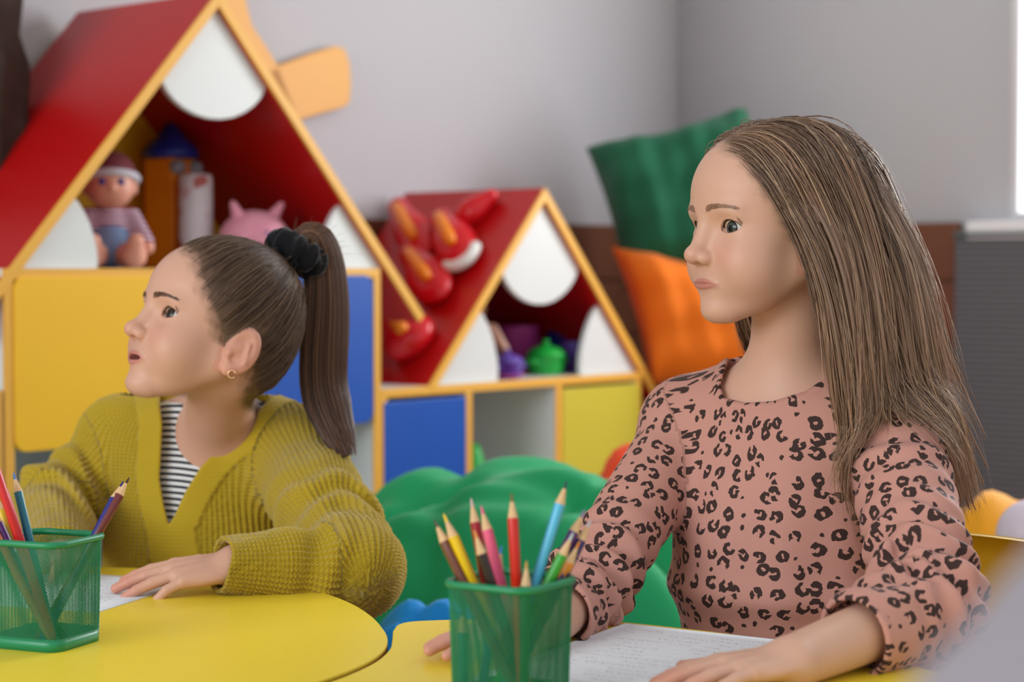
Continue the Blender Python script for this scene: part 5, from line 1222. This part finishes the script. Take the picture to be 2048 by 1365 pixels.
# cardigan
opA = [(302, 700), (322, 812), (328, 850), (325, 905), (322, 960), (330, 1010), (340, 1050), (352, 1030), (372, 985), (402, 935), (440, 893), (480, 862), (515, 830), (548, 788), (560, 700)]
seamA = [(340, 1050), (346, 1090), (354, 1140), (362, 1220)]
cuA = WLa + (WLa - ELa) * 0.11; cuR = WRa + (WRa - ERa) * 0.05
def cardA0(p):
    d = torsoA(p, 0.018, 0.06)
    collar = np.maximum(cap(p, NA + (0, 0, -0.02), NA - fA * 0.012 + (0.0, 0, 0.018), 0.066, 0.056), 0); d = smin(d, cap(p, NA + (0, 0, -0.02), NA - fA * 0.015 + (0.004, 0, 0.020), 0.062, 0.054), 0.03)
    d = d + 0.004 * noise3(p * (1, 1, 0.5), 24, 6)
    aL = smin(cap(p, SLa + (0.004, 0, -0.01), ELa, 0.056, 0.056), cap(p, ELa, WLa + (WLa - ELa) * 0.1, 0.053, 0.031), 0.02); aR = smin(cap(p, SRa + (0, 0, -0.01), ERa, 0.054, 0.05), cap(p, ERa, WRa + (WRa - ERa) * 0.05, 0.048, 0.033), 0.02)
    LU = np.linalg.norm(ELa - SLa)
    aL = aL + armwrinkle(p, SLa, ELa, LU * 0.62, 0.07, 0.0065, 0.058, 2) + armwrinkle(p, ELa, WLa, 0.05, 0.05, 0.0035, 0.055, 7)
    aR = aR + armwrinkle(p, SRa, ERa, np.linalg.norm(ERa - SRa) - 0.01, 0.05, 0.006, 0.045, 3)
    aL = smax(aL, -cap(p, cuA + (ELa - cuA) * .12, WLa + (WLa - ELa) * .3, 0.026, 0.026), 0.004); ax = unit(WLa - ELa); aL = smax(aL, (p - cuA) @ ax - 0.006 + 0.003 * noise3(p, 60, 3), 0.004); ax = unit(WRa - ERa); aR = smax(aR, (p - cuR) @ ax - 0.002, 0.004)
    d = smin(d, aL, 0.016); d = smin(d, aR, 0.016)
    # flatten where the sleeve lies on the table
    on = (pxsd(p, [(-200, 1100), (300, 1140), (560, 1166), (640, 1184), (760, 1260), (700, 1400), (-200, 1400)]) < 0)
    return d
def cardA(p):
    d = cardA0(p); pd = pxsd(p, opA); fr = p[:, 1] - (NA[1] + 0.02); cut = np.maximum(pd, fr); cut = np.minimum(cut, cap(p, NA + (0, 0, -0.01), HA.w((-2.4, 0, -6)), 0.049, 0.049))
    return smax(d, -cut, 0.004)
lo, hi = bounds([SLa, SRa, ELa, ERa, WLa, TA + (0, 0, 0.36)], 0.07); lo[2] = 0.40; lo[1] = min(lo[1], WRa[1] - 0.03); hi[1] = 2.56
V, Q = mesher(cardA, lo, hi, 0.0022)
segA = [(TA + (0, 0, 0.35), TA + (0, 0, 0.85), 0.115, 0.0, (0.1, -1, 0), 0.0), (SLa, ELa, 0.055, 0.0, (0.5, -1, 0.2), 0.0), (ELa, WLa, 0.045, 0.3, (0.2, -1, 0.6), 0.0), (SRa, ERa, 0.052, 0.0, (-0.5, -1, 0.2), 0.0), (ERa, WRa, 0.045, 0.3, (-0.2, -1, 0.6), 0.0)]
puv = limb_uv(V, segA); nV = normal(cardA0, V, 0.003)
pd = pxsd(V, opA); lqV = (V - TA) @ RA; frontV = (lqV[:, 0] > 0.0)
# plain button bands beside the opening
def band_w(V):
    P = proj(V); d1 = pxsd(V, opA); sl = np.full(len(V), 1e9)
    for a, b in zip(seamA[:-1], seamA[1:]):
        a = np.array(a, float); b = np.array(b, float); e = b - a; h = np.clip((P - a) @ e / (e @ e), 0, 1); sl = np.minimum(sl, np.linalg.norm(P - a - h[:, None] * e, axis=1))
    return np.minimum(np.maximum(d1, 0), sl * V[:, 1] / FPX)
bw = band_w(V); bandm = (bw < 0.030) & (V[:, 1] < NA[1] + 0.0) & (puv[:, 2] == 0)
rib = np.cos(puv[:, 0] * 2 * math.pi / 0.0072)
st = np.cos(puv[:, 1] * 2 * math.pi / 0.0055)
hgt = 0.0016 * (np.abs(rib) ** 0.7 * np.sign(rib)) + 0.00028 * st
hgt = np.where(bandm, 0.0032, hgt)
V = V + nV * hgt[:, None]
me = fast_mesh('cardigan', V, quads=Q); add_attr(me, 'puv', np.c_[puv[:, 0], puv[:, 1], bandm * 1.0])
kn = mat('mustard_knit', (190, 160, 40), 0.85, 0.15, var=0.05, vscale=30, sheen=0.35); nt = kn.node_tree; N_ = nt.nodes
at_ = N_.new('ShaderNodeAttribute'); at_.attribute_name = 'puv'; sx = N_.new('ShaderNodeSeparateXYZ'); nt.links.new(at_.outputs['Vector'], sx.inputs[0])
def mth_(op, a, b=None, c=None):
    n = N_.new('ShaderNodeMath'); n.operation = op
    for i, v in enumerate((a, b, c)):
        if v is None: continue
        if isinstance(v, (int, float)): n.inputs[i].default_value = v
        else: nt.links.new(v, n.inputs[i])
    return n.outputs[0]
ru = mth_('MULTIPLY', sx.outputs[0], 2 * math.pi / 0.0036); rv = mth_('MULTIPLY', sx.outputs[1], 2 * math.pi / 0.0048)
hh = mth_('MULTIPLY', mth_('SINE', mth_('ADD', rv, mth_('MULTIPLY', mth_('SINE', ru), 1.2))), mth_('SUBTRACT', 1.0, mth_('MULTIPLY', sx.outputs[2], 0.75)))
nz = N_.new('ShaderNodeTexNoise'); nz.inputs['Scale'].default_value = 900; tcn = N_.new('ShaderNodeTexCoord'); nt.links.new(tcn.outputs['Object'], nz.inputs['Vector'])
hh = mth_('ADD', hh, mth_('MULTIPLY', nz.outputs['Fac'], 1.4)); bp = N_.new('ShaderNodeBump'); bp.inputs['Strength'].default_value = 0.7; bp.inputs['Distance'].default_value = 0.0009; nt.links.new(hh, bp.inputs['Height']); nt.links.new(bp.outputs[0], N_['Principled BSDF'].inputs['Normal'])
keep(link('cardigan', me, kn), perA)
legs(perA, TA + (0.0, 0.0, 0.37), fA, lA, 0.24, 0.3)
# hair: combed back from the hairline to the ponytail
def ponybase():
    o = HA.l(ORG[None])[0]; d = HA.l(at(590, 520, 2.3)[None])[0] - o; t = -o[1] / d[1]; return o + d * t
PBl = ponybase()
cen = np.array([-1.0, 0, 1.5]); r_ = np.random.default_rng(9)
def comb(N, K, olo, ohi, thr):
    q = HA.l(HVa); earz = (ear_sd(q) < 0.3) & (skull_sd(np.c_[q[:, 0], np.abs(q[:, 1]), q[:, 2]]) > 0.1); w = np.clip(HSa - thr, 0, 1) * (~earz) * (q[:, 2] > -7.6); w /= w.sum(); root = q[r_.choice(len(q), N, p=w)]
    d0 = root - cen; d0 /= np.linalg.norm(d0, axis=1, keepdims=True); pb = PBl + r_.normal(size=(N, 3)) * 0.35; d1 = pb - cen; d1 /= np.linalg.norm(d1, axis=1, keepdims=True)
    om = np.arccos(np.clip((d0 * d1).sum(1), -1, 1))[:, None, None]; t = np.linspace(0, 1, K)[None, :, None]
    D = (np.sin((1 - t) * om) * d0[:, None] + np.sin(t * om) * d1[:, None]) / (np.sin(om) + 1e-6)
    # slight sag so strands follow curved paths over the temple
    D = D + np.array([0, 0, 0.10]) * np.sin(t * math.pi) * (om > 0.6); P = cen + D * 9.0; f = P.reshape(-1, 3)
    sdh = lambda p: skull_sd(np.c_[p[:, 0], np.abs(p[:, 1]), p[:, 2]])
    off = np.repeat((olo + (ohi - olo) * r_.random(N))[:, None], K, 1); tt = np.linspace(0, 1, K); off = off * np.clip(tt * 5, 0.0, 1) * (1 + 1.3 * tt ** 3); off = off.ravel() + 0.02
    for _ in range(4):
        d = sdh(f); g_ = normal(sdh, f, 0.05); f = f + g_ * np.clip(off - d, -3, 3)[:, None]
    return HA.w(f).reshape(N, K, 3)
Pa = comb(6500, 12, 0.05, 0.5, 0.08); Pa0 = comb(900, 12, 0.05, 0.25, 0.8)
# ponytail
PBw = HA.w(PBl)
def pt_(px, py, d): return at(px, py, d)
d0 = PBw[1]
gd = np.array([pt_(588, 520, d0), pt_(606, 476, d0 + .01), pt_(628, 480, d0 + .015), pt_(640, 530, d0 + .02), pt_(642, 610, d0 + .02), pt_(637, 700, d0 + .015), pt_(634, 780, d0 + .01), pt_(652, 850, d0 - .01), pt_(684, 915, d0 - .03)])
K = 26; gl = spline(gd, K); tt = np.linspace(0, 1, K); wd = np.interp(tt, [0, .1, .2, .35, .6, .8, .92, 1], [.010, .015, .019, .022, .026, .026, .018, .005])
def pony(N, rr0, jit):
    a = r_.random(N) * 2 * math.pi; rr = np.sqrt(r_.random(N)) * rr0; ox = (np.cos(a) * rr)[:, None] * wd[None]; oy = (np.sin(a) * rr)[:, None] * wd[None] * 0.8
    T = np.gradient(gl, axis=0); T /= np.linalg.norm(T, axis=1, keepdims=True); e2 = np.array([0, 1.0, 0]); e1 = np.cross(T, e2); e1 /= np.linalg.norm(e1, axis=1, keepdims=True)
    P = gl[None] + ox[..., None] * e1[None] + oy[..., None] * e2; P = P + jit * np.cumsum(noise3(P, 30, 2)[..., None] * np.array([1, .5, 0]) * 0.12, axis=1)
    ln = 0.72 + 0.28 * r_.random(N); 
    return np.stack([np.stack([np.interp(tt * l, tt, p[:, c_]) for c_ in range(3)], 1) for l, p in zip(ln, P)])
Pp = pony(2600, 1.0, 0.006); Pq = pony(260, 0.75, 0.003)
# wispy hairs standing up from the band and round the forehead
nf = 70; a = r_.random(nf); base = PBw + r_.normal(size=(nf, 3)) * 0.006; dirn = np.stack([0.25 + 0.9 * (a - 0.35), 0.2 * r_.normal(size=nf), 0.9 - 0.5 * a], 1); t = np.linspace(0, 1, 10)[None, :, None]; ln = (0.035 + 0.045 * r_.random(nf))[:, None, None]
Pw = base[:, None] + dirn[:, None] * ln * t + np.array([0.02, 0, -0.025]) * t ** 2 * r_.random(nf)[:, None, None]
# loose baby hairs along the hairline and over the crown
nb_ = 520; bi = r_.choice(6500, nb_); Pb = Pa[bi].copy(); tb = np.linspace(0, 1, Pb.shape[1])[None, :, None]
ob = Pb[:, 3] - HA.w(cen); ob /= np.linalg.norm(ob, axis=1, keepdims=True)
Pb = Pb[:, :1] + (Pb - Pb[:, :1]) * (0.25 + 0.5 * r_.random((nb_, 1, 1))) + ob[:, None] * (0.002 + 0.008 * r_.random((nb_, 1, 1))) * np.sin(tb * 2.6) + 0.006 * np.sin(tb * 4 + 6 * r_.random((nb_, 1, 1))) * r_.normal(size=(nb_, 1, 3)) * tb
Vh, Qh, Ch, n0 = [], [], [], 0
for P, r0, cc_, sd_ in ((Pb, np.full(nb_, 0.00020), haircols(nb_, (132, 104, 80), r_, 0.3), 3), (Pa, 0.00030 + 0.0002 * r_.random(6500), haircols(6500, (94, 72, 56), r_, 0.4, (150, 120, 92)), 3), (Pa0, np.full(900, 0.0012), haircols(900, (94, 72, 56), r_, 0.25), 3), (Pp, 0.0004 + 0.0002 * r_.random(2600), haircols(2600, (92, 62, 46), r_, 0.4, (140, 98, 70)), 3), (Pq, np.full(260, 0.0028), haircols(260, (92, 62, 46), r_, 0.25), 5), (Pw, np.full(nf, 0.00022), haircols(nf, (120, 92, 66), r_, 0.3), 3)):
    K_ = P.shape[1]; t = np.linspace(0, 1, K_); pr = np.clip(1 - (t - 0.6) / 0.4 * 0.6, 0.4, 1) * np.clip(0.3 + t * 5, 0, 1); v, q = tubes(P, r0[:, None] * pr[None], sd_); Vh.append(v); Qh.append(q + n0); n0 += len(v); Ch.append(np.c_[np.repeat(cc_, K_ * sd_, 0), np.ones(len(v))])
me = fast_mesh('hair', np.concatenate(Vh), quads=np.concatenate(Qh)); add_attr(me, 'tint', np.concatenate(Ch)); keep(link('hair', me, M['hair'], label='dark brown hair combed into a high ponytail'), perA)
# black scrunchie
ax = unit(pt_(612, 488, d0) - pt_(560, 545, d0)); ax = unit(gl[3] - gl[0] + np.array([0.01, 0, 0.005])); e1 = unit(np.cross(ax, [0, 1.0, 0])); e2 = np.cross(ax, e1); c0 = gl[0] * 0.6 + gl[2] * 0.4
ph = np.linspace(0, 2 * math.pi, 72, endpoint=False); th = np.linspace(0, 2 * math.pi, 20, endpoint=False)
PH, THt = np.meshgrid(ph, th, indexing='ij'); mr_ = 0.0125 * (1 + 0.22 * np.sin(PH * 9) + 0.12 * np.sin(PH * 17 + THt * 2)); Rr = 0.019 + mr_ * np.cos(THt) * 0.9
Vs = c0 + (Rr * np.cos(PH))[..., None] * e1 * 1.25 + (Rr * np.sin(PH))[..., None] * e2 + (mr_ * 1.35 * np.sin(THt))[..., None] * ax
idx = np.arange(72 * 20).reshape(72, 20); q = np.stack([idx, np.roll(idx, -1, 0), np.roll(np.roll(idx, -1, 0), -1, 1), np.roll(idx, -1, 1)], -1).reshape(-1, 4)
keep(link('scrunchie', fast_mesh('scrunchie', Vs.reshape(-1, 3), quads=q), mat('black_velvet', (16, 16, 20), 0.9, 0.2, sheen=0.3), label='black scrunchie'), perA)

# ------------------------------------------------------------------ chairs, ball, foreground stand-in
def chair(c, fwd, seat_z, w, dep, top, m, label):
    fwd = unit(np.array([fwd[0], fwd[1], 0])); e = empty('child_chair', (c[0], c[1], 0), math.atan2(fwd[1], fwd[0]) , label, 'chair', 'small moulded chairs')     # local +X = facing
    link('seat', prism_me('seat', rrect(-dep / 2, dep / 2, -w / 2, w / 2, 0.05), seat_z - 0.022, seat_z, 'z', bev=0.006), m, e)
    n = 24; y = np.linspace(-w / 2, w / 2, n); z = np.linspace(seat_z - 0.02, top, 12); Y, Z = np.meshgrid(y, z); X = -dep / 2 + 0.02 + 0.05 * (Y / (w / 2)) ** 2 - 0.10 * (Z - seat_z) 
    tz = (Z - seat_z) / (top - seat_z); Y = Y * (1 - 0.10 * np.clip(tz, 0, 1) ** 3); Zt = Z - 0.02 * (np.abs(Y) / (w / 2)) ** 3 * np.clip(tz, 0, 1)
    A = np.stack([X, Y, Zt], -1).reshape(-1, 3); Bk = A - (0.016, 0, 0); idx = np.arange(n * 12).reshape(12, n); q = np.stack([idx[:-1, :-1], idx[:-1, 1:], idx[1:, 1:], idx[1:, :-1]], -1).reshape(-1, 4)
    rim = np.concatenate([idx[0, :], idx[1:, -1], idx[-1, -2::-1], idx[-2:0:-1, 0]]); r2 = np.roll(rim, -1); qs = np.stack([rim, rim + n * 12, r2 + n * 12, r2], 1)
    link('backrest', fast_mesh('backrest', np.concatenate([A, Bk]), quads=np.concatenate([q[:, ::-1], q + n * 12, qs])), m, e)
    for sx_ in (-1, 1):
        for sy in (-1, 1): link('leg', tube_me('leg', [(sx_ * (dep / 2 - 0.04), sy * (w / 2 - 0.05), seat_z - 0.015), (sx_ * (dep / 2 + 0.01), sy * (w / 2 - 0.01), 0.0)], 0.011, 10), M['steel'], e)
    return e
M['chair'] = mat('yellow_chair_plastic', (232, 182, 30), 0.3, 0.5)
chair((0.415, 1.965), (-0.75, -0.66), 0.345, 0.40, 0.30, 0.60, M['chair'], 'yellow moulded child chair under the girl in leopard print')
chair((TA[0] + 0.02, TA[1] + 0.03), (fA[0], fA[1]), 0.305, 0.30, 0.28, 0.50, M['chair'], 'yellow moulded child chair under the girl in mustard cardigan')
bs = empty('play_ball', (at(2066, 1072, 2.7)[0], 2.7, at(2066, 1072, 2.7)[2] - 0.052), 0, 'white and pink play ball resting on the amber bean bag', 'ball')
ba = lathe_me('ball_shell', [(0.052 * math.sin(a), 0.052 - 0.052 * math.cos(a)) for a in np.linspace(0, math.pi, 20)], 28)
link('ball_shell', ba, mat('pearly_plastic', (216, 204, 220), 0.4), bs)
link('ball_stripe', lathe_me('ball_stripe', [(0.0522 * math.sin(a), 0.052 - 0.0522 * math.cos(a)) for a in np.linspace(0.6, 1.2, 8)], 28), mat('pink_stripe', (206, 120, 160), 0.4), bs)
# made-up bag shape standing in for an unidentified pale form close to the lens
pl = cloth_mat('pale_lilac_fabric', (150, 143, 151))
blob('near_shape_standin', (0.228, 0.44, 0), (0.235, 0.17, 0.452), pl, 8, 0.02, 0.08, pear=0.15, label='pale lilac stand-in for an unidentified soft shape, very blurred, in the near corner', cat='bean bag')
